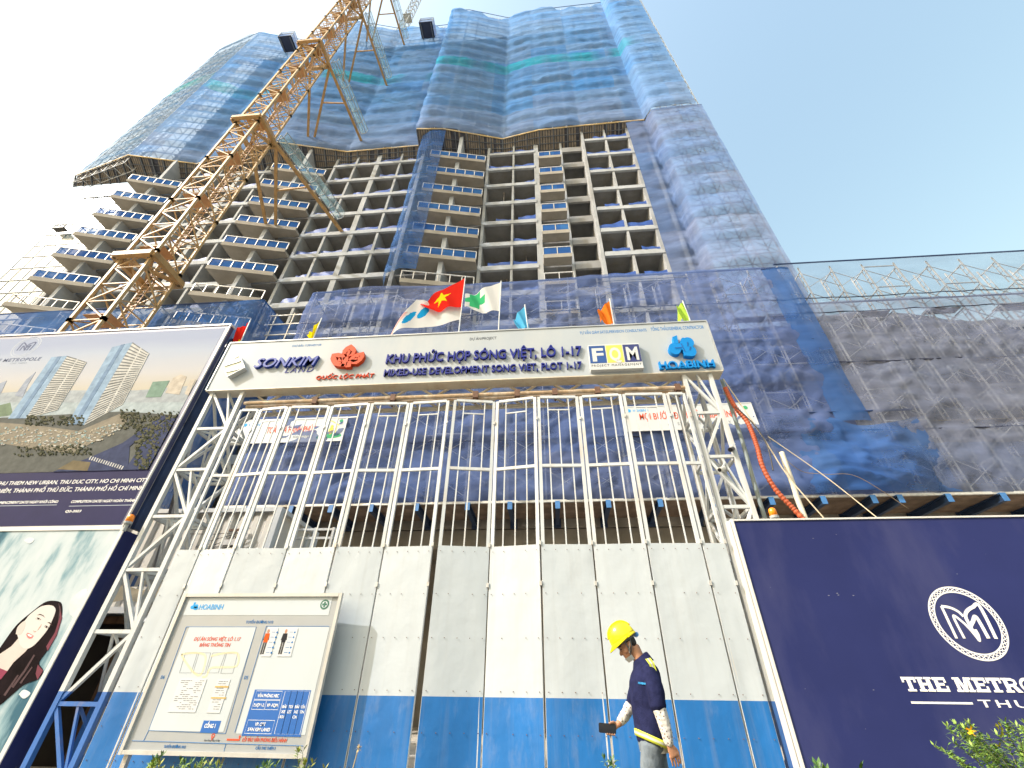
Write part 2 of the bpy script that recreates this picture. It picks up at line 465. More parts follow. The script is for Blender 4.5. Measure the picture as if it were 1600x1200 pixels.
# ragged blue tarpaulins hung low across the open rooms
rng = random.Random(3); nsh = 0
bays = [(-43.3,-40.55),(-40.25,-37.6),(-37.0,-34.35),(-34.05,-31.3),(-24.8,-22.45),(-22.15,-19.8),(-19.2,-16.75),(-16.45,-14.2),(-5.4,-2.7),(-2.4,-.15),(5.95,8.3),(8.55,10.95)]
for k in range(-1, 7):
    for x0, x1 in bays:
        if rng.random() < .22: continue
        y = 25.4 if x0 > 4 else FRONT-.1
        ha, hb = (rng.uniform(.35,.75) for _ in range(2))
        if rng.random() < .25: hb *= 1.7
        xa = x0 if rng.random() < .6 else x0+rng.uniform(.3,1.2)
        b = MB(); z = F(k)+.38
        b.grid(lambda u, v, a=xa, c=x1, y=y, z=z, ha=ha, hb=hb: (a+(c-a)*u, y+.05*math.sin(u*9+v*3+z)+.04*v, z-.05+(ha+(hb-ha)*u-.12*math.sin(u*3.14))*v), 10, 3)
        o = b.build('blue_sheet', M_bluesheet, TW, smooth=True); nsh += 1
M_brick = mat('red_brick_stack', (.30,.15,.10), .9, var=.3)
M_prop = mat('shoring_steel', (.30,.27,.24), .7, var=.3)
rp = random.Random(17)
for k in range(-1, 7):
    for x0, x1 in bays:
        if rp.random() < .45: continue
        b = MB(); x = rp.uniform(x0+.3, x1-.3); y = FRONT+rp.uniform(.6,3)
        b.bar((x,y,F(k)+.004), (x+rp.uniform(-.1,.1),y,F(k+1)-.23), .075); b.box(x-.1,y-.1,F(k+1)-.27,x+.1,y+.1,F(k+1)-.224)
        b.build('shoring_prop', M_prop, TW)
for k in range(-1, 7):
    for x0, x1 in bays:
        if rp.random() < .6: continue
        b = MB(); x = rp.uniform(x0+.2, x1-1.2); w = rp.uniform(.5,1.1); y = FRONT+rp.uniform(.1,.8)
        b.box(x, y, F(k)+.003, x+w, y+rp.uniform(.3,.8), F(k)+rp.uniform(.3,.9)); b.build('stacked_blocks', M_conc_dk if rp.random() < .6 else M_brick, TW)
M_rail_sheet = net_mat('balcony_mesh', [(.035,.11,.38), (.04,.14,.46), (.07,.22,.55)], alpha=.93, avar=.06, cell=(1.1,3.55), trans=.4)
def balcony(p0, p1, k, n, cyan=False, bare=False, thick=.3):
    z = F(k)
    b = MB(); b.prism([p0, p1, (p1[0], FRONT-.3), (p0[0], FRONT-.3)], z-thick, z)
    P0 = Vector((p0[0], p0[1], 0)); P1 = Vector((p1[0], p1[1], 0)); d = (P1-P0); nn = Vector((d.y, -d.x, 0)).normalized()
    a, c = P0+nn*.05, P1+nn*.05
    b.bar(a+Vector((0,0,z-.12)), c+Vector((0,0,z-.12)), .1, .5)
    bal = b.build('balcony', M_sofc, TW)
    r_ = MB()
    Q = [P0+d*(i/n) for i in range(n+1)]
    up = lambda v, h: v+Vector((0,0,z+h))
    for q in Q: r_.bar(up(q, .1), up(q, 1.2), .07)
    r_.bar(up(P0,1.17), up(P1,1.17), .09); r_.bar(up(P0,.17), up(P1,.17), .06)
    S0 = Vector((p0[0]+.02, FRONT-.3, 0)); r_.bar(up(P0,1.17), up(S0,1.17), .07); r_.bar(up(S0,.1), up(S0,1.2), .07); r_.bar(up(P0,.2), up(S0,1.1), .05)
    r_.build('railing', M_steel, bal)
    if not bare:
        s_ = MB()
        for i in range(n):
            e = .05
            A, B = Q[i]+d*(e/n), Q[i+1]-d*(e/n)
            s_.quad(up(A,.2)+nn*.004, up(B,.2)+nn*.004, up(B,1.12)+nn*.004, up(A,1.12)+nn*.004)
        s_.build('mesh_sheet', M_rail_sheet, bal)
    return bal
for k in range(-2, 6):
    balcony((-49.1,24.15), (-43.75,25.55), k, 6, bare=(k < 0))
    balcony((-31.0,24.1), (-25.15,25.4), k, 6, bare=(k == -1))
    balcony((-11.9,24.0), (-5.75,25.2), k, 6, bare=(k < 0))
    balcony((.45,25.2), (3.0,25.2), k, 2, bare=(k < 0))

# ---- catch platforms: boarded soffits under the netting, seen from below
PL = [(-61.5,25.98),(-52.24,23.96),(-44.13,25.72),(-32.1,23.87),(-23.8,25.68),(-14.5,25.6)]
PR = [(-14.25,23.64),(-11.06,23.87),(-3.92,25.61),(.62,24.9),(5.81,24.78),(13.17,24.69),(13.86,23.48),(18.95,23.4)]
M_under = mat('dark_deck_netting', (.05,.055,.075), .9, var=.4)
M_board = mat('dusty_boards', (.20,.175,.145), .9, var=.35, vscale=1.2, dirt=(.09,.08,.07), dscale=2, damt=.7)
def catch_platform(name, label, path, back, z, x_end=None):
    t = thing(name, label, 'scaffold deck', (path[len(path)//2][0], path[len(path)//2][1], z), 'catch platforms round the tower')
    dk = MB(); fr = MB(); edge = MB(); zb = z-1.5
    for i in range(len(path)-1):
        a, c = Vector((*path[i], 0)), Vector((*path[i+1], 0)); L = (c-a).length; n = max(2, int(L/1.3))
        for j in range(n):
            for s_ in range(5):
                u0, u1 = (j+.08+.19*s_)/n, (j+.08+.19*s_+.13)/n
                if rng.random() < .12: continue
                q0, q1 = a+(c-a)*u0, a+(c-a)*u1
                dk.quad((q0.x,q0.y+.1,z+.04),(q1.x,q1.y+.1,z+.04),(q1.x,back,zb+.04),(q0.x,back,zb+.04))
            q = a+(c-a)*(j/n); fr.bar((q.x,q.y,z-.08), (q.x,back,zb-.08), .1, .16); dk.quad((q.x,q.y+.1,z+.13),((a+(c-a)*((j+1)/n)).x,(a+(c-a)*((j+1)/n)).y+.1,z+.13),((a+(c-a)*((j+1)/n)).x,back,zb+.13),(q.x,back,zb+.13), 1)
        for f_ in (0.0, .33, .66, .97):
            fr.bar((a.x,a.y+(back-a.y)*f_,z-.03-1.5*f_), (c.x,c.y+(back-c.y)*f_,z-.03-1.5*f_), .07)
        edge.bar((a.x,a.y-.02,z), (c.x,c.y-.02,z), .1, .14)
    dk.build('decking', [M_board, M_under], t); fr.build('deck_frame', M_grey_dk, t); edge.build('edge_rail', M_edge, t)
M_grey_dk = mat('dark_grey_steel', (.10,.115,.14), .6, var=.3)
M_edge = mat('faded_orange_edge', (.55,.40,.18), .7, var=.4, vscale=.7, dirt=(.5,.5,.48), dscale=.3, damt=.9)
catch_platform('catch_platform', 'long zigzag boarded platform under the netting of the left wing', PL, FRONT+.3, 57.45)
catch_platform('catch_platform', 'kinked boarded platform under the netting above the central balconies', PR[:6], FRONT+.3, 57.45)

# ---- safety netting of the tower
TC = [(.11,.28,.64), (.16,.32,.60), (.23,.34,.52), (.09,.30,.72)]
M_net_up = net_mat('tower_net_blue', TC, alpha=.74, avar=.12, teal=(78,81.2,(.04,.38,.56)), trans=.3, dusty=(54,72,(.27,.33,.50)))
M_net_thin = net_mat('tower_net_thin', [(.12,.22,.36), (.17,.24,.33), (.10,.20,.38)], alpha=.58, avar=.15, teal=(80,84,(.05,.33,.36)), trans=.3)
M_net_low = net_mat('tower_net_grey', [(.18,.25,.46), (.28,.30,.41), (.21,.25,.39), (.13,.24,.52)], alpha=.70, avar=.16, trans=.3)
M_rope = mat('navy_rope', (.02,.05,.16), .7)
def net_thing(label, path, z0, z1, m, pleat=FL, amp=.45, group='safety nets', seed=0, zf=None, dx=.4, dz=.3, loc=None, fine=.07, rope=True, crease=.12):
    mb = MB(); net_sheet(path, z0, z1, pleat, amp, mb, dx, dz, seed, zf, fine, 0, crease)
    lx = loc or (path[len(path)//2][0], path[len(path)//2][1], z0)
    o = mb.build('safety_net', m, None, smooth=True, loc=lx)
    tag(o, label, 'netting', group)
    if rope:
        r_ = MB()
        for i in range(len(path)-1):
            r_.tube([(path[i][0], path[i][1], (zf(0) if zf else z1)), (path[i+1][0], path[i+1][1], (zf(0) if zf else z1))], .05, 5)
        r_.build('tie_rope', M_rope, o)
    return o
net_thing('thin see-through blue netting at the far left edge of the left wing', PL[:2], 57.6, 104.6, M_net_thin, seed=1, amp=.25)
net_thing('wide blue netting on the upper floors of the left wing behind the crane', PL[1:], 57.6, 104.2, M_net_up, seed=2, amp=.28, zf=lambda s: 104.2+1.2*math.sin(s*.45)+.7*math.sin(s*1.3+1))
net_thing('broad blue netting with a teal band over the centre of the tower', [(-14.5,25.5)]+PR[:6], 57.6, 104.5, M_net_up, seed=3, amp=.38, zf=lambda s: 104.4+1.0*math.sin(s*.4+1)+.5*math.sin(s*1.1))
net_thing('blue netting on the projecting right end of the tower above the middle platform', PR[5:], 57.6, 113, M_net_up, seed=4, amp=.3)
net_thing('grey blue netting falling down the right corner of the tower beside the open rooms', [(11.0,24.75),(13.3,24.75),(13.86,23.55),(19.45,23.4)], 21.5, 57.2, M_net_low, seed=5, amp=.36, fine=.1, crease=.2, pleat=FL)
net_thing('pale blue netting draped over the left ends of the central balconies', [(-14.3,26.0),(-13.6,24.4),(-12.1,23.85),(-10.7,24.05)], 31.5, 57.3, net_mat('drape_net', [(.07,.17,.46),(.12,.24,.52)], alpha=.5, avar=.2, trans=.4), seed=6, amp=.3)

# scaffold that carries the netting (visible through its thin ends)
M_pipe = mat('scaffold_pipe', (.40,.42,.44), .6, metal=.0, var=.25, vscale=4)
def pole_scaffold(label, path, z0, z1, step, depth, group, lift=1.8, braces=True, m=None, every=1, r=.035):
    t = thing('scaffold', label, 'scaffold', (path[0][0], path[0][1], z0), group)
    tot = []
    for i in range(len(path)-1):
        a, c = Vector((*path[i],0)), Vector((*path[i+1],0)); n = max(1, round((c-a).length/step)); dr = (c-a).normalized(); nn = Vector((-dr.y, dr.x, 0))
        for j in range(n+(1 if i == len(path)-2 else 0)): tot.append((a+(c-a)*(j/n)+nn*.25, nn, i))
    up = MB(); le = MB(); br = MB()
    nz = int((z1-z0)/lift)
    for idx, (p, nn, i) in enumerate(tot):
        for dd in (0, depth):
            q = p+nn*dd; up.bar((q.x,q.y,z0), (q.x,q.y,z1), r*2)
        for k in range(nz+1):
            z = z0+k*lift; q = p+nn*depth
            le.bar((p.x,p.y,z), (q.x,q.y,z), r*1.6)
        if idx < len(tot)-1:
            p2, n2, _ = tot[idx+1]
            if (p2-p).length > step*1.8: continue
            for k in range(nz+1):
                z = z0+k*lift
                for dd in (0, depth):
                    q, q2 = p+nn*dd, p2+n2*dd; le.bar((q.x,q.y,z), (q2.x,q2.y,z), r*1.5)
                if braces and k < nz:
                    br.bar((p.x,p.y,z), (p2.x,p2.y,z+lift), r*1.1); br.bar((p.x,p.y,z+lift), (p2.x,p2.y,z), r*1.1)
    mm = m or M_pipe
    up.build('standards', mm, t); le.build('ledgers', mm, t)
    if braces: br.build('cross_braces', mm, t)
    return t
M_polel = mat('pale_scaffold_pipe', (.62,.64,.66), .6, var=.15)
pole_scaffold('pipe scaffold inside the thin netting at the far left edge of the tower', PL[:2], 56, 104, 1.9, 1.1, 'tower scaffolds')
pole_scaffold('pipe scaffold behind the wide netting of the left wing up to its roofline', PL[1:], 57.6, 104.8, 1.9, 1.0, 'tower scaffolds', braces=False, m=M_polel)
pole_scaffold('pipe scaffold behind the broad netting over the centre of the tower up to its roofline', PR[:6], 57.6, 105, 1.9, 1.0, 'tower scaffolds', braces=False, m=M_polel)
pole_scaffold('pipe scaffold behind the netting on the right corner of the tower', [(13.9,23.55),(19.35,23.4)], 21.5, 112, 1.8, 1.1, 'tower scaffolds')

# ---- dark loading platforms hung out near the roof
for (x0, x1, lab) in ((-45.2,-42.7,'dark navy loading platform hanging near the roof left of the crane mast'), (-19.4,-17.0,'dark navy loading platform hanging at the roof right of the crane top')):
    t = thing('loading_platform', lab, 'platform', ((x0+x1)/2, 24, 97), 'loading platforms at the roof')
    b = MB(); b.box(x0, 23.0, 97, x1, 25.4, 97.12); b.build('deck', mat('dark_navy_deck', (.012,.02,.05), .6), t)
    for x in (x0+.3, x1-.3):
        b = MB(); b.bar((x,23.2,96.9),(x,27.2,96.9),.16,.2); b.build('support_beam', M_grey_dk, t)
    f_ = MB()
    for x in (x0, x1):
        for y in (23.0, 24.2, 25.4): f_.bar((x,y,97.12), (x,y,99.2), .07)
        for z in (98.2, 99.2): f_.bar((x,23,z), (x,25.4,z), .06)
    for z in (98.2, 99.2): f_.bar((x0,23,z), (x1,23,z), .06)
    f_.build('guard_frame', M_grey_steel, t)
    s_ = MB(); s_.quad((x0,23.05,97.2),(x1,23.05,97.2),(x1,23.05,99.1),(x0,23.05,99.1)); s_.quad((x1,23.1,97.2),(x1,25.3,97.2),(x1,25.3,99.1),(x1,23.1,99.1)); s_.quad((x0,23.1,97.2),(x0,25.3,97.2),(x0,25.3,99.1),(x0,23.1,99.1))
    s_.build('side_mesh', M_net_low, t)

# ================================================================== finished glass tower far left
GT = thing('glass_tower', 'pale glass curtain wall tower at the far left behind the balconies', 'building', (-84, 48, 0))
m, n, l, out = newmat('pale_glass')
bs = n.new('ShaderNodeBsdfPrincipled'); bs.inputs['Roughness'].default_value = .3; bs.inputs['Specular IOR Level'].default_value = .3
gg = n.new('ShaderNodeNewGeometry'); mp = n.new('ShaderNodeMapping'); mp.inputs['Scale'].default_value = (1/2.4,.01,1/3.4); l.new(gg.outputs['Position'], mp.inputs[0])
fv = n.new('ShaderNodeVectorMath'); fv.operation = 'FLOOR'; l.new(mp.outputs[0], fv.inputs[0]); wz = n.new('ShaderNodeTexWhiteNoise'); l.new(fv.outputs[0], wz.inputs[0])
l.new(ramp(n, l, wz.outputs['Value'], [(0,(.14,.20,.25)),(1,(.21,.27,.31))]), bs.inputs['Base Color']); l.new(bs.outputs[0], out.inputs[0])
b = MB(); b.box(-97.5, 45, 0, -72, 70, 88); b.build('curtain_wall', m, GT)
b = MB()
for i in range(12): b.box(-97.5+2.3*i-.04, 44.94, 0, -97.5+2.3*i+.04, 44.998, 88)
for k in range(26): b.box(-97.5, 44.9, 3.4*k-.1, -72, 44.996, 3.4*k+.1)
b.build('mullions', mat('pale_mullion', (.07,.10,.125), .5), GT)
b = MB(); b.box(-97.8, 44.8, 88, -71.7, 70, 88.6); b.build('parapet', mat('pale_mullion', (.07,.10,.125)), GT)
ga = thing('facade_gondola', 'small dark gondola hanging on the face of the glass tower', 'gondola', (-93.8,44.5,75))
b = MB(); b.box(-95,43.6,75,-92.6,44.6,75.25); b.box(-95,43.6,76.1,-92.6,43.7,76.2); b.box(-95,43.6,75.2,-94.9,43.7,76.2); b.box(-92.7,43.6,75.2,-92.6,43.7,76.2); b.build('basket', M_dark, ga)
b = MB(); b.bar((-94.8,44.2,75.2),(-94.8,44.8,89),.05); b.bar((-92.8,44.2,75.2),(-92.8,44.8,89),.05); b.build('cables', M_dark, ga)

# ================================================================== tower crane
CR = thing('tower_crane', 'tall yellow lattice tower crane mast tied to the building by long struts', 'crane', (-24.3, 15.95, 0))
cx, cy, s = -24.3, 15.95, .98
cor = [(cx-s,cy-s),(cx+s,cy-s),(cx+s,cy+s),(cx-s,cy+s)]
for x, y in cor:
    b = MB(); b.bar((x,y,0),(x,y,104),.16); b.build('mast_chord', M_yellow, CR)
for i in range(4):
    a, c = cor[i], cor[(i+1)%4]; b = MB(); st = 1.45
    for k in range(71):
        z = k*st
        b.bar((*a,z),(*c,z),.06)
        if k % 2: b.bar((*a,z),(*c,z+st),.075)
        else: b.bar((*c,z),(*a,z+st),.075)
        if k % 4 == 0:
            b.bar((*a,z-.12),(*a,z+.12),.22); b.bar((*c,z-.12),(*c,z+.12),.22)
    b.build('mast_bracing', M_yellow, CR)
b = MB()
for k in range(52):       # inner ladder
    z = k*2.0
    for q in range(6): b.bar((cx-.35,cy+.5,z+q/3),(cx+.15,cy+.5,z+q/3),.03)
for xx in (cx-.35,cx+.15): b.bar((xx,cy+.5,0),(xx,cy+.5,104),.05)
for k in range(0, 52, 3): b.box(cx-.8,cy-.8,k*2.0,cx+.8,cy+.3,k*2.0+.05)
b.build('ladder', mat('dark_yellow_steel', (.40,.22,.10), .6, var=.2), CR)
M_walk = net_mat('walkway_mesh', [(.22,.40,.50),(.30,.46,.52)], alpha=.34, avar=.1, trans=.4)
for zi, z in enumerate((22.6, 41.0, 59.6, 77.6, 95.0)):
    e = s+.28; b = MB()
    for i in range(4):
        a = (cx+e*(-1 if i in (0,3) else 1), cy+e*(-1 if i < 2 else 1)); c = (cx+e*(-1 if i in (3,2) else 1), cy+e*(-1 if i in (0,3) else 1))
        b.bar((*a,z),(*c,z),.3,.36)
    b.bar((cx-e,cy-e,z),(cx+e,cy+e,z),.2); b.bar((cx+e,cy-e,z),(cx-e,cy+e,z),.2)
    b.build('collar', M_brownstrut, CR)
    if zi == 0: continue
    yb = {1:26.2, 2:25.0, 3:25.5, 4:25.5}[zi]; xl = -28.4 if zi == 1 else -29.0
    for (p, q) in (((cx+e,cy+e),(xl+.45,yb)), ((cx-e+.2,cy+e),(xl-.35,yb))):
        b = MB(); b.bar((*p,z),(*q,z),.24,.26); b.box(q[0]-.3,q[1]-.1,z-.3,q[0]+.3,q[1]+.1,z+.3); b.build('tie_strut', M_brownstrut, CR)
    p, q = Vector((cx+e,cy+e-.3,z)), Vector((-20.6 if zi == 1 else -22.3, 26.3 if zi == 1 else 26.0, z))
    b = MB(); b.bar(p, q, .26, .28); b.build('tie_strut', M_brownstrut, CR)
    m1 = Vector((cx+e,cy+e,z)).lerp(Vector((xl+.45,yb,z)), .45); m2 = p.lerp(q, .45)
    b = MB(); b.bar(m1, m2, .14); b.build('tie_strut', M_brownstrut, CR)
    d = (q-p).normalized(); sd = Vector((d.y,-d.x,0)); q2 = p.lerp(q, .86); wk = MB()
    A0, A1 = p+sd*.25+Vector((0,0,.25)), q2+sd*.25+Vector((0,0,.25)); B0, B1 = p+sd*.95+Vector((0,0,.25)), q2+sd*.95+Vector((0,0,.25))
    wk.quad(A0, B0, B1, A1)
    w_ = wk.build('walkway', M_walk, CR)
    wk = MB()
    for A, Bb in ((A0,A1),(B0,B1)): wk.quad(A, Bb, Bb+Vector((0,0,1)), A+Vector((0,0,1)))
    wk.build('side_mesh', M_walk, w_)
    rl = MB()
    for A, Bb in ((A0,A1),(B0,B1)):
        for h in (0,1.0): rl.bar(A+Vector((0,0,h)), Bb+Vector((0,0,h)), .06)
        for i in range(7): c = A.lerp(Bb, i/6); rl.bar(c, c+Vector((0,0,1)), .05)
    for i in range(7): rl.bar(A0.lerp(A1,i/6), B0.lerp(B1,i/6), .06)
    rl.build('handrail', M_grey_steel, w_)
# second crane far behind the roof
C2 = thing('tower_crane', 'small distant crane mast standing above the roofline near the top edge', 'crane', (-34.2,36,0))
b = MB(); cx2, cy2, s2 = -34.2, 36, .8
for dx in (-s2,s2):
    for dy in (-s2,s2): b.bar((cx2+dx,cy2+dy,97.6),(cx2+dx,cy2+dy,185),.16)
b.build('mast_chords', M_grey_steel, C2)
b = MB()
for k in range(43):
    z = 100+k*2
    for a, c in (((-s2,-s2),(s2,-s2)),((s2,-s2),(s2,s2)),((s2,s2),(-s2,s2)),((-s2,s2),(-s2,-s2))):
        b.bar((cx2+a[0],cy2+a[1],z),(cx2+c[0],cy2+c[1],z+(2 if k%2 else 0)),.1)
b.build('mast_bracing', M_grey_steel, C2)
b = MB()
b.box(cx2-1.1,cy2-1.1,156,cx2+1.1,cy2+1.1,156.15)
b.build('collar', M_grey_steel, C2)
# ================================================================== PODIUM behind the gate
PO = thing('podium_building', 'low wide concrete podium under construction behind blue netting and scaffolding', 'building', (5, 26, 0))
for i, z in enumerate((8.1, 11.7, 15.3, 18.9)):
    b = MB(); b.box(-40, 20.0, z-.55, 36, 20.5, z); b.box(-40, 20.5, z-.25, 36, 40, z)
    b.build('floor_slab', M_conc_dk if i == 0 else M_conc, PO)
for x in (-38,-32,-26,-20,-13.6,-8,-2.2,3.6,9.4,15.2,21,27,33):
    b = MB(); b.box(x-.35, 20.52, 0, x+.35, 21.2, 18.6); b.build('column', M_conc, PO)
b = MB(); b.box(-40, 27, 0, 36, 27.4, 18.6); b.build('rear_wall', M_conc_dk, PO)
b = MB(); b.box(-40, 20.1, 6.75, 36, 20.45, 7.5); b.build('ground_beam', M_conc_dk, PO)
b = MB()
for x in (-1.9, 8.2): b.box(x-.12, 20.02, 4.5, x+.12, 20.09, 7.2)
M_tarp = mat('dark_navy_tarp', (.055,.08,.19), .75, var=.3, vscale=.5, bump=.7, bscale=1.4, dirt=(.07,.085,.14), dscale=.4, damt=.8)
M_tarpg = mat('dusty_grey_tarp', (.18,.19,.235), .85, var=.25, vscale=.35, bump=.7, bscale=1.0, dirt=(.17,.16,.165), dscale=.25, damt=.8)
tp = MB(); net_sheet([(8.6,19.72),(14.6,19.75)], 8.3, 19.0, 2.7, .16, tp, .2, .18, 21, fine=.16, crease=.25)
tag(tp.build('tarpaulin', M_tarp, None, True, loc=(11.5,19.7,8.3)), 'dark navy crumpled tarpaulin inside the podium scaffold right of the gate', 'tarpaulin', 'tarpaulins behind the podium scaffold')
tp = MB(); net_sheet([(14.8,19.7),(36,19.7)], 8.3, 19.2, 3.3, .16, tp, .2, .18, 23, fine=.14, crease=.22, zf=lambda s: 19.2+.5*math.sin(s*.5)-(1.2 if s > 11 else 0))
tag(tp.build('tarpaulin', M_tarpg, None, True, loc=(20,19.7,8.3)), 'long grey tarpaulin inside the podium scaffold behind the navy billboard', 'tarpaulin', 'tarpaulins behind the podium scaffold')
tp = MB(); net_sheet([(-14.2,19.75),(8.4,19.75)], 8.3, 14.2, 2.9, .12, tp, .25, .2, 25, fine=.12, crease=.2, zf=lambda s: 14.2+.35*math.sin(s*.6))
tag(tp.build('tarpaulin', M_tarp, None, True, loc=(-3,19.7,8.3)), 'dark blue tarpaulin inside the scaffold straight behind the gate bars', 'tarpaulin', 'tarpaulins behind the podium scaffold')

PNC = [(.11,.175,.42), (.135,.185,.38), (.10,.18,.46), (.15,.19,.35)]
M_pnet = net_mat('podium_net', PNC, alpha=.62, avar=.13, cell=(6,3.4), trans=.3)
M_pnet2 = net_mat('podium_net_right', [(.19,.225,.34), (.22,.235,.30), (.17,.215,.36)], alpha=.60, avar=.18, cell=(7,3.4), trans=.3)
M_pnet_blue = net_mat('bright_blue_net', [(.05,.14,.42), (.075,.16,.37)], alpha=.68, avar=.15, cell=(3,9), trans=.35)
net_thing('wide dark blue netting on the podium behind the gate bars and flags', [(-14.5,20.4),(-14.4,17.95),(13.9,17.95)], 8.0, 22.0, M_pnet, pleat=2.7, amp=.16, seed=11, dx=.2, dz=.17, fine=.09, crease=.16, group='podium netting', loc=(0,17.95,8))
net_thing('grey blue netting on the podium scaffold above the navy billboard', [(13.9,17.95),(34,17.95)], 8.0, 18.9, M_pnet2, pleat=3.4, amp=.16, seed=12, dx=.2, dz=.17, fine=.09, crease=.14, group='podium netting')
net_thing('thin netting with sky behind it along the top of the podium scaffold at the right', [(13.9,17.95),(34,17.95)], 18.95, 22.3, net_mat('podium_net_top', [(.12,.18,.30),(.16,.20,.28)], alpha=.30, avar=.1, trans=.4), pleat=3.4, amp=.14, seed=19, dx=.3, dz=.25, fine=.06, crease=.08, group='podium netting')
net_thing('see-through blue netting on the scaffold corner above the left billboard', [(-40,17.95),(-17.55,17.95),(-17.3,20.6)], 8.0, 21.6, M_pnet_blue, pleat=3.4, amp=.18, seed=13, dx=.45, dz=.4, group='podium netting')
net_thing('narrow bright blue net strip hanging down the podium scaffold right of the gate sign', [(13.0,17.86),(14.1,17.8),(14.5,17.86)], 11.4, 21.8, M_pnet_blue, pleat=6, amp=.25, seed=14, dx=.12, dz=.2, crease=.15, group='podium netting', fine=.13)
net_thing('bright blue patch of netting low on the podium right of the gate post', [(9.9,17.84),(16.4,17.84)], 8.05, 11.9, M_pnet_blue, pleat=4, amp=.25, seed=15, dx=.15, dz=.12, crease=.2, group='podium netting', fine=.18, zf=lambda s: 11.9+.35*math.sin(s*1.1)-.1*s)
net_thing('sagging blue net strip slung between the two podium scaffolds', [(-17.3,19.2),(-14.6,19.2)], 19.2, 20.6, M_pnet_blue, pleat=1.5, amp=.25, seed=16, dx=.25, dz=.25, group='podium netting', rope=False)

# horizontal tie ropes on the podium nets
M_seam = mat('dark_net_seam', (.015,.02,.055), .8)
tr_ = thing('net_tie_ropes', 'dark horizontal tie ropes lacing the podium netting to its scaffold', 'rope', (5,17.9,8))
for z, x0, x1 in ((11.0,-14.4,34),(13.7,-14.4,14),(16.4,-14.4,14),(14.8,14,34),(18.2,14,34),(19.3,-14.4,34)):
    b = MB(); pts = []
    for i in range(60):
        x = x0+(x1-x0)*i/59; pts.append((x, 17.9-.03*noise.noise(Vector((x,z,0))), z-.07*abs(math.sin(x*1.75))+.05*noise.noise(Vector((x*.7,z,3)))))
    b.tube(pts, .03, 5); b.build('rope', M_seam, tr_)

# frame scaffold of the podium
def frame_scaffold(label, x0, x1, z0, z1, Y, group, step=1.78):
    t = thing('scaffold', label, 'scaffold', (x0, Y, z0), group)
    n = int((x1-x0)/step); lift = 1.72
    rs = random.Random(int(x0*10))
    for i in range(n+1):
        x = x0+i*step; f_ = MB()
        for y in (Y, Y+1.05): f_.bar((x,y,z0), (x,y,z1), .06)
        k = 0; z = z0
        while z+lift <= z1+.3:
            f_.bar((x,Y,z+lift-.12), (x,Y+1.05,z+lift-.12), .05)
            f_.bar((x,Y+.22,z+.1), (x,Y+.22,z+lift-.15), .035); f_.bar((x,Y+.83,z+.1), (x,Y+.83,z+lift-.15), .035)
            for q in (.45,.85,1.25): f_.bar((x,Y,z+q), (x,Y+.22,z+q), .03); f_.bar((x,Y+.83,z+q), (x,Y+1.05,z+q), .03)
            z += lift; k += 1
        f_.build('frame_column', M_pipe, t)
        if i < n:
            b = MB(); z = z0
            while z+lift <= z1+.3:
                for y in (Y,):
                    b.bar((x,y,z+.25), (x+step,y,z+lift-.25), .03); b.bar((x,y,z+lift-.25), (x+step,y,z+.25), .03)
                if rs.random() < .35: b.bar((x,Y,z+lift), (x+step,Y,z+lift), .05)
                z += lift
            b.build('cross_brace', M_pipe, t)
    d = MB()
    for k in range(1, int((z1-z0)/lift)):
        if k % 2: continue
        x = x0
        while x < x1-step:
            if rs.random() < .55: d.box(x+.05, Y+.1, z0+k*lift-.03, x+step-.05, Y+.55, z0+k*lift+.02)
            x += step
    d.build('planks', mat('scaffold_planks', (.25,.22,.18), .9, var=.3), t)
    return t
frame_scaffold('frame scaffold behind the podium netting from the left net edge to the sign corner', -14.3, 14.2, 8.1, 22.3, 18.15, 'podium scaffolds')
frame_scaffold('frame scaffold behind the podium netting above the navy billboard with open sky at its top', 15.3, 33, 8.1, 22.1, 18.15, 'podium scaffolds')
frame_scaffold('frame scaffold inside the see-through netting above the left billboard', -31.9, -17.5, 8.1, 21.8, 18.2, 'podium scaffolds')
# site clutter of pipes in the gap between the scaffolds
t = thing('guard_rails', 'loose steel guard pipes across the gap between the two podium scaffolds', 'rails', (-16,19,19))
for z in (19.4, 20.3, 21.1):
    b = MB(); b.bar((-17.6,18.9,z), (-14.0,19.0,z+.12), .06); b.build('rail', M_steel, t)
for x in (-17.1,-15.9,-14.8):
    b = MB(); b.bar((x,18.95,18.6), (x,18.95,21.3), .06); b.build('upright', M_steel, t)

# cantilever platform and its blue brackets
pf = thing('scaffold_base_platform', 'brown slatted platform that carries the podium scaffold on blue brackets', 'platform', (5,19,7.9))
M_slat = mat('brown_slats', (.15,.105,.075), .9, var=.35, vscale=2, dirt=(.09,.07,.055), dscale=2, damt=.7)
b = MB()
for i in range(13): b.box(-14.6, 18.0+.155*i, 7.93, 36, 18.09+.155*i, 8.0)
b.build('slats', M_slat, pf)
b = MB(); b.bar((-14.7,17.9,7.98),(36,17.9,7.98),.1,.1); b.build('edge_pipe', M_steel, pf)
b = MB()
for i in range(48): b.box(-14.4+1.05*i, 18.0, 8.003, -14.32+1.05*i, 20, 8.05)
b.build('cross_battens', M_slat, pf)
M_brk = mat('dark_blue_steel', (.015,.035,.085), .5, var=.2)
bracket_x = [-13.2,-11.2,-9.4,-7.6,-5.6,-3.4,-1.6,.4,2.5,4.6,6.7,9.0,11.0,12.9,13.9,15.7,17.7,19.9,22,24,26,28]
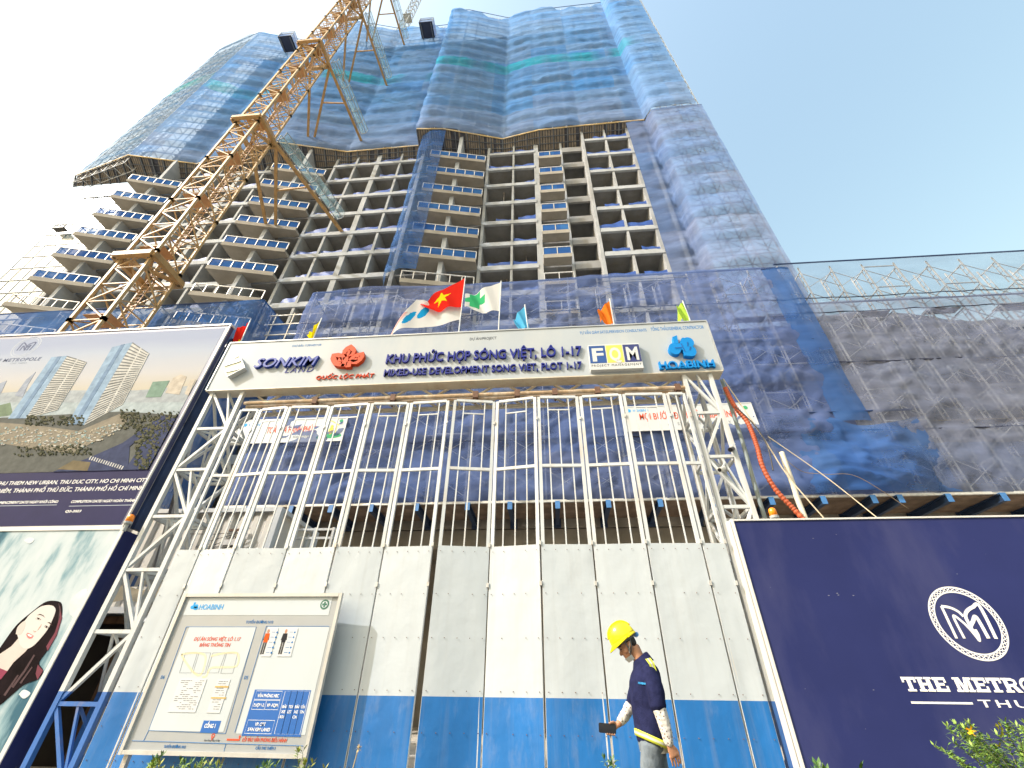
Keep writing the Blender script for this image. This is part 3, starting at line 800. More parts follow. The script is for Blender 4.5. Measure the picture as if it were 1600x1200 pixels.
for i, x in enumerate(bracket_x):
    b = MB(); b.box(x-.09, 17.75, 7.88, x+.09, 20, 7.925); b.box(x-.09, 17.75, 7.62, x+.09, 20, 7.66); b.box(x-.02, 17.75, 7.66, x+.02, 20, 7.88)
    b.box(x-.1, 17.72, 7.6, x+.1, 17.745, 7.93, 1); b.box(x-.095, 17.75, 7.928, x+.095, 18.05, 7.94, 1); b.box(x-.16, 19.93, 7.5, x+.16, 19.99, 8.0)
    o = b.build('support_bracket', [M_brk, M_blue_steel], None, loc=(x,20,7.8))
    tag(o, 'blue steel beam bracket holding up the slatted scaffold platform of the podium', 'bracket', 'blue platform brackets')

# ================================================================== site behind the gate
def banner(label, pts, Yb, group, texts):
    (x0, z0, x1, z1) = pts
    t = thing('safety_banner', label, 'banner', ((x0+x1)/2, Yb, z0), group)
    b = MB(); b.box(x0, Yb-.02, z0, x1, Yb+.02, z1); b.build('panel', M_offwhite, t)
    b = MB()
    for e in (z0, z1): b.bar((x0-.02,Yb-.01,e),(x1+.02,Yb-.01,e),.05)
    for e in (x0, x1): b.bar((e,Yb-.01,z0),(e,Yb-.01,z1),.05)
    b.build('frame', M_white, t)
    for args in texts:
        b = MB(); add_text(b, args[0], *args[1:5], Yb-.021, .006, **args[6]); b.build('lettering', args[5], t)
    return t
I_red = ink('print_red', (.62,.10,.05)); I_blue = ink('print_blue', (.03,.17,.45)); I_grey = ink('print_grey', (.22,.23,.25)); I_lblue = ink('print_light_blue', (.05,.33,.70))
I_green = ink('print_green', (.06,.33,.16)); I_olive = ink('print_olive', (.42,.42,.20)); I_white = ink('print_white', (.80,.80,.80)); I_yel = ink('print_yellow', (.78,.62,.12))
t1 = banner('white safety banner with a green house picture on the podium behind the left gate leaf', (-15.3,11.1,-9.75,12.4), 17.72, 'safety banners behind the gate',
    [('TOÀN LÀ HẠNH PHÚC', -13.7,11.62,-11.2,11.95, I_red, dict(bold=.01)), ('SAFETY IS HAPPINESS', -13.2,11.3,-11.25,11.44, I_grey, dict(spacing=1.25)), ('HOABINH', -14.75,12.05,-14.1,12.2, I_lblue, dict())])
b = MB(); b.plate(ellipse(-10.35,11.38,.55,.14), 17.7, .006); b.plate(ellipse(-10.75,11.3,.3,.12), 17.7, .008); b.plate(ellipse(-14.95,12.13,.1,.09), 17.7, .006, m=1); b.plate(ellipse(-10.0,12.2,.09,.09), 17.7,.006)
stroke(b, [(-10.95,11.95),(-10.5,12.22),(-10.05,11.95)], .05, 17.7, .006, 2); stroke(b, [(-10.85,11.93),(-10.85,11.45)], .03, 17.7,.006,2); stroke(b, [(-10.15,11.93),(-10.15,11.45)], .03, 17.7,.006,2)
b.plate(ellipse(-10.65,11.62,.1,.2), 17.7, .01, m=3); b.plate(ellipse(-10.4,11.66,.11,.22), 17.7, .011, m=2); b.plate(ellipse(-10.4,11.9,.07,.07), 17.7,.013,m=2)
b.build('picture', [I_green, I_lblue, I_yel, ink('print_pale_blue',(.35,.55,.72))], t1)
t2 = banner('white safety banner with red words on the podium behind the right gate tower', (3.72,11.15,9.55,12.45), 17.72, 'safety banners behind the gate',
    [('MỌI BƯỚC ĐI VÌ MỘT GIA ĐÌNH', 4.4,11.72,8.75,12.05, I_red, dict(bold=.01)), ('ALL STEPS FOR ONE FAMILY', 5.6,11.38,8.4,11.53, I_grey, dict(spacing=1.3)), ('HOABINH', 4.15,12.16,4.85,12.3, I_lblue, dict())])
b = MB(); b.plate(ellipse(3.95,12.23,.1,.09), 17.7,.006,m=0); b.plate(ellipse(9.25,12.2,.1,.1), 17.7,.006,m=1); b.build('picture', [I_lblue, I_green], t2)

M_corr = mat('white_corrugated', (.62,.61,.57), .5, var=.05, vscale=1, dirt=(.50,.44,.36), dscale=1.5, damt=.5)
ct = thing('site_container', 'white corrugated site office container stacked behind the left gate leaf', 'container', (-12,13,0))
for z0 in (0.0, 2.88):
    b = MB(); x = -19.0
    while x < -8.05:
        b.quad((x,12,z0+.15),(x+.14,12,z0+.15),(x+.14,12,z0+2.68),(x,12,z0+2.68)); b.quad((x+.14,12,z0+.15),(x+.2,12.07,z0+.15),(x+.2,12.07,z0+2.68),(x+.14,12,z0+2.68))
        b.quad((x+.2,12.07,z0+.15),(x+.34,12.07,z0+.15),(x+.34,12.07,z0+2.68),(x+.2,12.07,z0+2.68)); b.quad((x+.34,12.07,z0+.15),(x+.4,12,z0+.15),(x+.4,12,z0+2.68),(x+.34,12.07,z0+2.68)); x += .4
    b.box(-19,12.1,z0+.1,-7.95,14.3,z0+2.7)
    sec = b.build('corrugated_wall', M_corr, ct)
    b = MB(); b.box(-19,11.93,z0+2.68,-7.8,14.4,z0+2.8); b.box(-19,11.93,z0,-7.8,14.4,z0+.15)
    b.box(-7.98,11.92,z0+.15,-7.8,12.1,z0+2.68); b.box(-7.98,14.25,z0+.15,-7.8,14.42,z0+2.68); b.build('frame', M_white, ct)
b = MB()
for y in (12.2,13.1,13.9): b.box(-7.94,y,2.0,-7.88,y+.06,5.5)
b.build('door_bars', M_white, ct)
gs = thing('safety_barrier', 'white steel guard frame with horizontal rungs beside the container end', 'frame', (-7,12.4,4))
for x in (-7.45,-6.85,-6.3):
    b = MB(); b.bar((x,12.4,3.5),(x,12.4,5.2),.07); b.build('post', M_white, gs)
for z in (4.0,4.45,4.9,5.15):
    b = MB(); b.bar((-7.5,12.4,z),(-6.25,12.4,z),.06); b.build('rung', M_white, gs)
lm = thing('wall_lamp', 'small rusty lamp bracket with loose wires on the container wall', 'lamp', (-8.9,11.9,4.8))
b = MB(); b.box(-9.1,11.75,4.55,-8.75,11.95,4.7); b.build('lamp_box', M_steel, lm)
b = MB(); b.bar((-9.15,11.9,5.0),(-8.65,11.9,5.02),.06); b.bar((-9.0,11.9,4.7),(-8.95,11.9,5.0),.05); b.build('bracket', M_rustdk, lm)
b = MB()
for q in range(4):
    pts = [(-9.0+.25*q*math.sin(i*.9+q)-.5*(q-1.5)*i/8, 11.85, 4.65+.5*(i/8-.3)*(1 if q % 2 else -1)+.1*math.sin(i+q)) for i in range(9)]
    b.tube(pts, .01, 4)
b.build('loose_wires', M_dark, lm)
hut = thing('timber_hut', 'timber hut with a near-black wall standing in for the shade behind the left lattice tower', 'hut', (-9.5,10.6,0))
M_wood = mat('brown_timber', (.19,.105,.055), .85, var=.35, vscale=1.5, stretch=(6,6,.5))
b = MB(); b.box(-12,10.4,0,-7.9,12-.12,2.55); b.build('wall', mat('dark_interior_tone', (.035,.03,.025), .9, var=.3), hut)  # near-black wall colour stands in for the shade of a dark interior
for x in (-9.35,-8.6,-8.05):
    b = MB(); b.bar((x,10.3,0),(x,10.3,2.6),.16); b.build('post', M_wood, hut)
b = MB(); b.bar((-12,10.32,2.5),(-7.8,10.32,2.5),.14); b.build('beam', M_wood, hut)
aw = thing('awning', 'tan cloth awning with a blue striped edge behind the left lattice tower', 'awning', (-9.4,9.9,2.7))
b = MB(); b.grid(lambda u, v: (-10.6+2.2*u, 9.5+1.0*v, 2.72+.5*v+.06*math.sin(u*11)), 12, 4); b.build('cloth', mat('tan_cloth', (.66,.54,.36), .8, var=.1), aw, True)
b = MB(); b.grid(lambda u, v: (-10.6+2.2*u, 10.52, 3.24+.32*v), 12, 2)
m, n, l, out = newmat('blue_white_stripes'); bs = n.new('ShaderNodeBsdfPrincipled'); w = n.new('ShaderNodeTexWave'); w.inputs['Scale'].default_value = 1.6; gg = n.new('ShaderNodeNewGeometry'); l.new(gg.outputs['Position'], w.inputs[0])
l.new(ramp(n, l, w.outputs[1], [(.45,(.04,.14,.45)),(.55,(.7,.7,.68))]), bs.inputs['Base Color']); l.new(bs.outputs[0], out.inputs[0]); b.build('striped_edge', m, aw)
for xa in (-10.55,-8.45):
    b = MB(); b.bar((xa,9.55,0),(xa,9.55,2.75),.05); b.build('pole', M_steel, aw)

# ================================================================== GATE portal
M_lat = split_z('lattice_white_blue', 1.18, (.03,.13,.42), (.53,.56,.58), dirt=(.40,.30,.20), bumpy=0, damt=.5)
GP = thing('gate_portal', 'white lattice steel gate portal with a tower at each end and a beam across', 'gate frame', (-2, 8.4, 0))
def lattice_tower(x0, x1, y0, y1, z1, lift, name='lattice_tower'):
    b = MB(); cs = [(x0,y0),(x1,y0),(x1,y1),(x0,y1)]
    for x, y in cs: b.bar((x,y,0),(x,y,z1),.085)
    tw = b.build(name, M_lat, GP); b = MB()
    n = round(z1/lift); h = z1/n
    for i in range(n):
        z = i*h
        for j in range(4):
            a, c = cs[j], cs[(j+1)%4]
            b.bar((*a,z),(*c,z),.06)
            mid = ((a[0]+c[0])/2, (a[1]+c[1])/2)
            if j in (0, 2):
                if i % 2: b.bar((*a,z),(*c,z+h),.055)
                else: b.bar((*c,z),(*a,z+h),.055)
            else:
                if i % 2: b.bar((*c,z),(*a,z+h),.05)
                else: b.bar((*a,z),(*c,z+h),.05)
    for i in range(n):      # inner cross members of each bay
        z = i*h
        b.bar((*cs[0],z),(*cs[2],z),.045)
        b.bar((*cs[3 if i % 2 else 1],z),((cs[0][0]+cs[1][0])/2,cs[0][1],z+h),.04); b.bar((*cs[2],z),((cs[0][0]+cs[1][0])/2,cs[0][1],z+h),.04)
    b.build('lattice_bracing', M_lat, tw)
lattice_tower(-8.02,-7.25,8.1,8.85,7.12,.97)
lattice_tower(3.15,3.72,8.1,8.85,7.12,.97)
M_beam = mat('cream_white_paint', (.58,.54,.45), .5, var=.08, vscale=3, dirt=(.42,.28,.16), dscale=3, damt=.55)
b = MB()
for y in (8.32, 8.85):
    b.bar((-7.25,y,7.28),(3.15,y,7.28),.08); b.bar((-7.25,y,6.93),(3.15,y,6.93),.08)
bm = b.build('lattice_beam', M_beam, GP)
b = MB(); n_ = 20
for i in range(n_):
    xa, xb = -7.25+10.4*i/n_, -7.25+10.4*(i+1)/n_
    for y in (8.32, 8.85): b.bar((xa,y,6.93 if i%2 else 7.28),(xb,y,7.28 if i%2 else 6.93),.045)
    b.bar((xa,8.32,6.93),(xa,8.85,6.93),.04)
    if i % 2: b.bar((xa,8.32,6.93),(xb,8.85,6.93),.035)
b.build('lattice_bracing', M_beam, bm)
b = MB(); b.tube([(-7.1,8.1,6.78),(3.2,8.1,6.78)], .04, 8); b.tube([(-7.1,8.2,6.74),(3.2,8.2,6.74)], .035, 8); b.build('track_rail', M_rust, GP)

# ---- folding leaves
M_sheet = split_z('gate_sheet', 1.18, (.010,.130,.40), (.46,.51,.56), rough=.42, dirt=(.38,.38,.37), bumpy=.3, damt=.22)
M_frame = mat('gate_frame_paint', (.53,.565,.595), .45, var=.05, dirt=(.45,.33,.2), dscale=4, damt=.5)
GZ0, GZS, GZM, GZ1 = .12, 3.39, 4.92, 6.56
def gate(label, seams, ys):
    t = thing('folding_gate', label, 'gate', ((seams[0]+seams[-1])/2, 8, 0), 'leaves of the site gate')
    for i in range(len(seams)-1):
        A = Vector((seams[i]+.012, ys[i], 0)); Bq = Vector((seams[i+1]-.012, ys[i+1], 0)); d = (Bq-A); L = d.length; d.normalize(); nn = Vector((d.y,-d.x,0))
        up = lambda p, z: Vector((p.x,p.y,z))
        f_ = MB(); w = .062 if L > .6 else .05
        a2, b2 = A+d*w/2, Bq-d*w/2
        f_.bar(up(a2,GZ0),up(a2,GZ1),w,.05,up=nn); f_.bar(up(b2,GZ0),up(b2,GZ1),w,.05,up=nn)
        for z, h in ((GZ1,.06),(GZM,.06),(GZS-.02,.05),(GZ0+.03,.06)): f_.bar(up(A+d*w,z),up(Bq-d*w,z),.045,h)
        p_ = f_.build('gate_panel', M_frame, t)
        g_ = MB(); nb = 3 if L > .6 else 1
        for j in range(nb):
            c = A+d*(L*(j+1)/(nb+1)); top = GZ1-.03
            if nb == 3 and j == 1: top = GZ1-.33
            g_.bar(up(c,GZS),up(c,top),.023)
        if nb == 3: g_.bar(up(A+d*L*.25,GZ1-.33),up(A+d*L*.75,GZ1-.33),.026)
        g_.build('grille_bars', M_frame, p_)
        s_ = MB(); off = nn*.028
        s_.grid(lambda u, v, A=A, d=d, L=L, off=off, i=i: tuple(A+d*(.006+(L-.012)*u)+off+nn*.012*noise.noise(Vector((u*1.6+i*3,v*3,i)))*(1 if 0 < u < 1 else 0)+Vector((0,0,GZ0-.06+(GZS-GZ0+.06)*v))), 10, 24)
        s_.build('metal_sheet', M_sheet, p_, True)
        r_ = MB()
        for z in (.35,.75,1.25,1.95,2.6,3.3):
            for u in ((.06,.28,.5,.72,.94) if L > .6 else (.15,.85)):
                if noise.noise(Vector((u*7,z*3,i))) < -.25: continue
                c = A+d*L*u+off+nn*.012; r_.ball((c.x,c.y,z), .0075,.0075,.0075,6,4)
        r_.build('rivets', M_rustdk, p_)
        for z in (2.75, 6.0, 3.42):
            h_ = MB(); h_.box(Bq.x-.02,Bq.y-.05,z-.035,Bq.x+.02,Bq.y-.03,z+.035); h_.build('hinge', M_steel, p_)
    return t
LS = [-7.1,-6.62,-5.87,-4.88,-3.92,-3.02,-2.10]; LY = [8.06,8.08,8.0,8.04,7.98,8.02,7.98]
RS = [-2.02,-1.08,-.16,.76,1.69,2.63,3.05]; RY = [7.96,8.10,7.96,8.0,7.97,8.0,8.02]
gate('left half of the tall white and blue folding gate behind the information board', LS, LY)
gate('right half of the tall white and blue folding gate behind the walking worker', RS, RY)
for i, x in enumerate((-5.35,-3.48,-1.55,-.6,1.2,2.95,.25)):
    b = MB(); b.box(x-.06,8.05,6.69,x+.06,8.17,6.86); b.box(x-.02,8.08,6.55,x+.02,8.12,6.69); b.ball((x,8.08,6.58),.035,.035,.035,8,5)
    tag(b.build('roller_hanger', M_rustdk, None, loc=(x,8.1,6.7)), 'brown rusty roller hanger between the gate rail and a gate panel', 'hanger', 'roller hangers on the gate rail')
# ================================================================== SIGN over the gate
def crop(x0, y0, s, Y):                 # a helper for one zoomed crop of the photo: crop pixel -> (x, z) on plane Y
    def fn(a, b):
        p = at(x0+a/s, y0+b/s, Y); return (p.x, p.z)
    return fn
YS = 8.0
sa = crop(320,480,3.478,YS); sb = crop(760,480,3.478,YS); sc = crop(340,530,6.154,YS-.11); sd = crop(910,510,7.273,YS-.11); sa2 = crop(320,480,3.478,YS-.05); sb2 = crop(760,480,3.478,YS-.05); sc0 = crop(340,530,6.154,YS)
SG = thing('entrance_sign', 'long white sign box over the gate with blue project title and company logos', 'sign', (-2.08,8.1,7.14))
M_sign = mat('sign_panel', (.36,.40,.44), .5, spec=.15, var=.03, vscale=.8, dirt=(.50,.50,.47), dscale=.9, damt=.4)
SX0, SX1, SZ0, SZ1 = -8.14, 3.98, 7.14, 8.64
b = MB(); b.box(SX0, YS, SZ0, SX1, YS+.30, SZ1); b.build('sign_box', M_sign, SG)
b = MB()
b.box(SX0-.01, YS-.012, SZ0-.03, SX1+.01, YS+.31, SZ0-.004); b.build('underside_trim', M_beam, SG)
b = MB()
for e in (SZ1,): b.box(SX0-.02, YS-.02, e, SX1+.02, YS+.30, e+.03)
b.box(SX0-.03, YS-.02, SZ0, SX0-.004, YS+.3, SZ1); b.box(SX1+.004, YS-.02, SZ0, SX1+.03, YS+.3, SZ1); b.build('edge_trim', mat('grey_aluminium', (.45,.46,.46), .4, metal=.4), SG)
b = MB()
for x in (-7.6,-4.9,-2.0,.9,3.5): b.box(x-.012, YS-.004, SZ0, x+.012, YS-.001, SZ1)
L_blue = mat('letter_blue', (.012,.04,.28), .5, var=.05, spec=.25); L_navy = mat('letter_navy', (.016,.024,.21), .5, var=.05, spec=.2)
L_orange = mat('letter_orange', (.55,.065,.018), .5, var=.05, spec=.15); L_sky = mat('letter_sky_blue', (.008,.20,.55), .5, var=.05, spec=.15)
L_olive = mat('letter_olive', (.19,.20,.075), .45, var=.05); L_white = mat('letter_white', (.52,.54,.55), .35, var=.03)
L_yel = mat('letter_yellow', (.74,.60,.10), .35, var=.05); L_black = mat('letter_black', (.03,.03,.035), .4)
def sign_text(body, p0, p1, d, m, parent=SG, Y=YS, name='lettering', **kw):
    b = MB(); add_text(b, body, p0[0], p0[1], p1[0], p1[1], Y, d, **kw); return b.build(name, m, parent)
sign_text('SONKIM', sc(335,262), sc(968,152), .08, L_blue, shear=.22, bold=.012)
sign_text('LAND', sc0(645,325), sc0(930,266), .012, L_navy, shear=.2, spacing=1.35)
sign_text('QUỐC LỘC PHÁT', sc0(945,392), sc0(1512,335), .03, L_orange, shear=.12, bold=.012)
sign_text('CHỦ ĐẦU TƯ/INVESTOR', sc0(712,76), sc0(1002,45), .003, I_blue)
sign_text('DỰ ÁN/PROJECT', sa(1440,180), sa(1586,160), .003, L_black)
sign_text('KHU PHỨC HỢP SÓNG VIỆT, LÔ 1-17', sa2(982,303), sb2(515,212), .06, L_navy, bold=.016)
sign_text('MIXED-USE DEVELOPMENT SONG VIET, PLOT 1-17', sa2(970,372), sb2(517,294), .05, L_navy, bold=.014)
sign_text('TƯ VẤN GIÁM SÁT/SUPERVISION CONSULTANTS', sb(508,148), sb(868,117), .003, I_blue)
sign_text('TỔNG THẦU/GENERAL CONTRACTOR', sb(895,129), sb(1177,99), .003, I_blue)
sign_text('HOABINH', sd(890,467), sd(1495,362), .07, L_sky, bold=.012)
# thick slab feet and heads that make the last word a slab lettering
b = MB()
for (x0, x1) in ((885,930),(965,1010),(1080,1110),(1130,1165),(1165,1210),(1265,1300),(1310,1345),(1390,1425),(1440,1475),(1470,1500)):
    for yy, hh in ((466,8),):
        t0 = (x0-885)/610; base = 467-t0*32
        p, q = sd(x0, base), sd(x1, base-9); b.plate(rectp(p[0], min(p[1],q[1]), q[0], max(p[1],q[1])), YS, .068)
b.build('letter_feet', L_sky, SG)
# square S emblem
b = MB(); o4 = [sc(55,245), sc(215,160), sc(262,275), sc(95,362)]
b.plate([o4[3],o4[2],o4[1],o4[0]], YS, .12, 1, 0)
b.plate([sc(62,246), sc(115,212), sc(180,193), sc(236,197), sc(240,208), sc(195,226), sc(130,246), sc(75,264)][::-1], YS-.12, .012, 0)
b.plate([sc(72,296), sc(120,280), sc(180,256), sc(235,240), sc(258,262), sc(252,278), sc(190,300), sc(110,318), sc(84,318)][::-1], YS-.12, .012, 0)
stroke(b, o4, .035, YS-.12, .008, 0, closed=True)
b.build('logo', [L_white, L_olive], SG)
# lotus emblem: three looped petals on two stems
b = MB()
def loop(cx, cy, pts): stroke(b, [sc(*p) for p in pts], .135, YS, .11)
loop(0,0,[(1222,140),(1226,110),(1250,85),(1275,68),(1297,90),(1304,115),(1290,145),(1268,150),(1262,125),(1278,108)])
loop(0,0,[(1210,262),(1228,210),(1232,170)])
loop(0,0,[(1252,268),(1262,225),(1285,215),(1335,218),(1365,195),(1385,160),(1392,140),(1350,152),(1310,168),(1285,190),(1310,200),(1340,185)])
loop(0,0,[(1175,240),(1140,232),(1118,205),(1110,180),(1115,152),(1150,150),(1190,158),(1205,180),(1195,195),(1160,192)])
loop(0,0,[(1200,235),(1186,262)])
b.build('logo', L_orange, SG)
# FQM plate
FQ = MB(); q0, q1 = sd(110,500), sd(640,195); w0, w1 = sd(92,470)[0], sd(660,300)[0]
FQ.plate(rectp(w0, sd(110,497)[1], w1, sd(100,215)[1]), YS, .12); fq = FQ.build('name_plate', L_white, SG)
zt, zb_ = sd(100,228)[1], sd(110,424)[1]; wd = (w1-w0)
for i, (ch, cm, tm) in enumerate((('F', mat('plate_blue',(.02,.07,.25),.35), L_white), ('Q', L_yel, L_white), ('M', mat('plate_navy',(.03,.035,.14),.35), L_white))):
    xa, xb = w0+wd*(i/3)+.012, w0+wd*((i+1)/3)-.008
    b = MB(); b.plate(rectp(xa, zb_, xb, zt), YS-.12, .004); b.build('colour_field', cm, fq)
    b = MB(); add_text(b, ch, xa+.06, zb_+.12*(zt-zb_), xb-.05, zt-.18*(zt-zb_), YS-.124, .004, bold=.03); b.build('lettering', tm, fq)
b = MB(); add_text(b, 'PROJECT MANAGEMENT', w0+.03, zb_-.10, w1-.03, zb_-.04, YS-.12, .003, spacing=1.3); b.build('lettering', L_black, fq)
# rounded knot emblem of the contractor
b = MB()
b.plate([sd(1040,190), sd(1092,190), sd(1075,100), sd(1025,118)], YS, .11)
def blob(cx, cy, rx, ry, dd):
    c = sd(cx, cy); e = sd(cx+rx, cy); f_ = sd(cx, cy-ry); b.plate(ellipse(c[0], c[1], abs(e[0]-c[0]), abs(f_[1]-c[1]), 26), YS, dd)
blob(1050,252,68,64,.110); b.plate([sd(1050,262),sd(1150,262),sd(1150,192),sd(1030,192)], YS, .112)
b.plate([sd(1150,215),sd(1192,215),sd(1192,130),sd(1150,130)], YS, .105)
blob(1165,195,48,68,.114); blob(1205,180,62,56,.116); blob(1225,278,70,62,.118); blob(1170,235,46,60,.120)
b.plate([sd(1160,330),sd(1230,340),sd(1210,150),sd(1128,180)], YS, .113)
b.build('logo', L_sky, SG)
b = MB()
for p0, p1 in (((1048,248),(1130,240)), ((1192,180),(1196,230)), ((1218,272),(1228,235)), ((1120,200),(1165,290))):
    stroke(b, [sd(*p0), sd(*p1)], .02, YS-.121, .004)
b.build('logo_lines', mat('letter_deep_blue',(.01,.06,.25),.4), SG)
b = MB(); b.tube([(p[0], YS-.004, p[1]) for p in [sd(1240+14*math.cos(t), 132+12*math.sin(t)) for t in [i*math.pi/6 for i in range(13)]]], .004, 4); b.build('registered_mark', I_blue, SG)

# ================================================================== BILLBOARD right (navy)
YB = 7.9
BR = thing('billboard', 'large navy billboard with a white ring emblem right of the gate', 'billboard', (8,8,0))
b = MB(); b.box(3.24, YB, .2, 13.5, YB+.14, 3.74); b.build('panel', M_navy, BR)
M_frame2 = mat('white_board_frame', (.60,.60,.60), .4, var=.05, dirt=(.5,.48,.45), damt=.4)
b = MB(); b.box(3.205, YB-.02, .15, 3.238, YB+.16, 3.78); b.box(3.24, YB-.02, 3.742, 13.5, YB+.16, 3.77); b.box(3.16, YB+.03, .15, 3.19, YB+.2, 3.76); b.build('frame', M_frame2, BR)
b = MB()
for x in (3.3,6,8.7,11.4,13.3): b.bar((x,YB+.25,0),(x,YB+.25,3.7),.1); b.bar((x,YB+.3,3.2),(x,YB+1.6,0),.07)
b.build('support_posts', M_steel, BR)
rb = crop(1430,900,5.453,YB)
prn = MB()
c0 = [rb(95,250), rb(820,560), rb(290,65), rb(640,740)]
ecx = sum(p[0] for p in c0[:2])/2; ecz = sum(p[1] for p in c0)/4
er = (max(p[0] for p in c0)-min(p[0] for p in c0))/2
ez = (max(p[1] for p in c0)-min(p[1] for p in c0))/2
er = (er+ez)/2
for rr in (er, er*.86): stroke(prn, ellipse(ecx, ecz, rr-.008, rr-.008, 64), .02, YB, .003, closed=True)
N = 44
for i in range(N):
    a0, a1 = 2*math.pi*i/N, 2*math.pi*(i+1)/N; ri, ro = er*.87, er*.97
    stroke(prn, [(ecx+ri*math.cos(a0), ecz+ri*math.sin(a0)), (ecx+ro*math.cos(a1), ecz+ro*math.sin(a1))], .011, YB, .0034)
    stroke(prn, [(ecx+ro*math.cos(a0), ecz+ro*math.sin(a0)), (ecx+ri*math.cos(a1), ecz+ri*math.sin(a1))], .011, YB, .0038)
prn.build('ring_emblem', I_white, BR)
prn = MB()
def curve_pts(*P, n=10):
    out = []
    for i in range(len(P)-1):
        p0 = P[max(0,i-1)]; p1 = P[i]; p2 = P[i+1]; p3 = P[min(len(P)-1,i+2)]
        for k in range(n):
            t = k/n
            out.append(tuple(.5*((2*p1[j])+(-p0[j]+p2[j])*t+(2*p0[j]-5*p1[j]+4*p2[j]-p3[j])*t*t+(-p0[j]+3*p1[j]-3*p2[j]+p3[j])*t**3) for j in (0,1)))
    out.append(P[-1]); return out
W_ = .038
stroke(prn, [rb(352,532), rb(222,258)], W_, YB, .003)
stroke(prn, [rb(*q) for q in curve_pts((222,258),(290,268),(360,300),(410,345))], W_, YB, .0034)
stroke(prn, [rb(*q) for q in curve_pts((418,532),(325,345),(400,390),(470,460),(520,520),(545,550),(535,500),(510,455))], W_*.95, YB, .0038)
stroke(prn, [rb(*q) for q in curve_pts((690,535),(548,258),(490,265),(440,300),(430,350),(470,430),(510,500),(548,548))], W_*1.15, YB, .0042)
stroke(prn, [rb(*q) for q in curve_pts((625,532),(520,350),(490,390),(470,430))], W_*1.2, YB, .0046)
prn.build('monogram', I_white, BR)
# slab lettering: plain strokes plus slab serifs
prn = MB()
tz0, tz1 = rb(150,985)[1], rb(150,862)[1]
bq = crop(1100,780,2.858,YB)
lx0 = bq(878,800)[0]; hgt = tz1-tz0; adv = bq(1145,805)[0]
def slab(ch, x, w):
    t = w*.26; sz = hgt; sf = hgt*.16
    cnt = [0]
    def R_(a, b_, c, d_):
        cnt[0] += 1; prn.plate(rectp(x+a*w, tz0+b_*sz, x+c*w, tz0+d_*sz), YB, .003+.0007*cnt[0])
    if ch == 'T': R_(.36,.0,.64,1); R_(0,.8,1,1); R_(0,.62,.14,.8); R_(.86,.62,1,.8); R_(.2,0,.8,.15)
    if ch == 'H':
        R_(.1,0,.36,1); R_(.64,0,.9,1); R_(.36,.42,.64,.6)
        for a in (0,.54): R_(a,0,a+.46,.15); R_(a,.85,a+.46,1)
    if ch == 'E': R_(.1,0,.38,1); R_(0,0,1,.2); R_(0,.8,.96,1); R_(.38,.42,.78,.6); R_(.86,.2,1,.4); R_(.82,.62,.96,.8)
    if ch == 'M':
        R_(.08,0,.26,1); R_(.74,0,.92,1); R_(0,0,.36,.15); R_(.64,0,1,.15); R_(0,.85,.2,1); R_(.8,.85,1,1)
        prn.plate([(x+.2*w,tz0+sz),(x+.42*w,tz0),(x+.58*w,tz0),(x+.36*w,tz0+sz)][::-1], YB, .0095); prn.plate([(x+.64*w,tz0+sz),(x+.42*w,tz0),(x+.58*w,tz0),(x+.8*w,tz0+sz)][::-1], YB, .0102)
    if ch in 'RP':
        R_(.1,0,.36,1); R_(0,0,.5,.15); R_(0,.85,.3,1)
        stroke(prn, [(x+.3*w,tz0+.9*sz),(x+.6*w,tz0+.9*sz),(x+.8*w,tz0+.8*sz),(x+.82*w,tz0+.65*sz),(x+.7*w,tz0+.5*sz),(x+.36*w,tz0+.46*sz)], .19*sz, YB, .0095)
        if ch == 'R': prn.plate([(x+.5*w,tz0+.46*sz),(x+.72*w,tz0),(x+1.02*w,tz0),(x+.76*w,tz0+.46*sz)], YB, .0102)
    if ch == 'O': stroke(prn, ellipse(x+.5*w, tz0+.5*sz, .4*w, .42*sz, 26), .2*sz, YB, .004, closed=True)
    if ch == 'L': R_(.1,0,.38,1); R_(0,0,.96,.2); R_(0,.85,.5,1); R_(.82,.2,.96,.4)
x = lx0; cw = (bq(945,830)[0]-lx0)*1.0
wT = cw*1.12
xs_px = {'T1':(878,942),'H':(948,1030),'E':(1032,1105),'M':(1148,1240),'E2':(1222,1290),'T2':(1285,1352),'R':(1345,1425)}
posx = [('T',lx0,wT),('H',lx0+wT*1.06,wT*1.12),('E',lx0+wT*2.27,wT*.95)]
mx = lx0+wT*3.75
posx += [('M',mx,wT*1.3),('E',mx+wT*1.4,wT*.95),('T',mx+wT*2.42,wT*1.0),('R',mx+wT*3.5,wT*1.1),('O',mx+wT*4.65,wT*1.1),('P',mx+wT*5.85,wT),('O',mx+wT*6.9,wT*1.1),('L',mx+wT*8.1,wT*.9),('E',mx+wT*9.1,wT*.95)]
for ch, xx, ww in posx: slab(ch, xx, ww)
prn.build('lettering', I_white, BR)
prn = MB(); add_text(prn, 'THU THIEM', rb(555,1110)[0], rb(590,1118)[1], rb(555,1110)[0]+1.75, rb(590,1056)[1], YB, .003, spacing=1.3, bold=.01)
prn.build('lettering', I_white, BR)
prn = MB(); p, q = bq(925,908), bq(1200,912); prn.plate(rectp(p[0], p[1]-.012, q[0], p[1]+.012), YB, .003)
q2 = rb(555,1110)[0]+1.95; prn.plate(rectp(q2, p[1]-.012, q2+(q[0]-p[0]), p[1]+.012), YB, .003); prn.build('rule_line', I_white, BR)
prn = MB(); rs = random.Random(5)
for i in range(16):
    cx_, cz_ = rs.uniform(3.5,8.2), rs.uniform(.7,3.6); r_ = rs.uniform(.002,.005); prn.plate(ellipse(cx_, cz_, r_*rs.uniform(1,2.5), r_, 7), YB, .002)
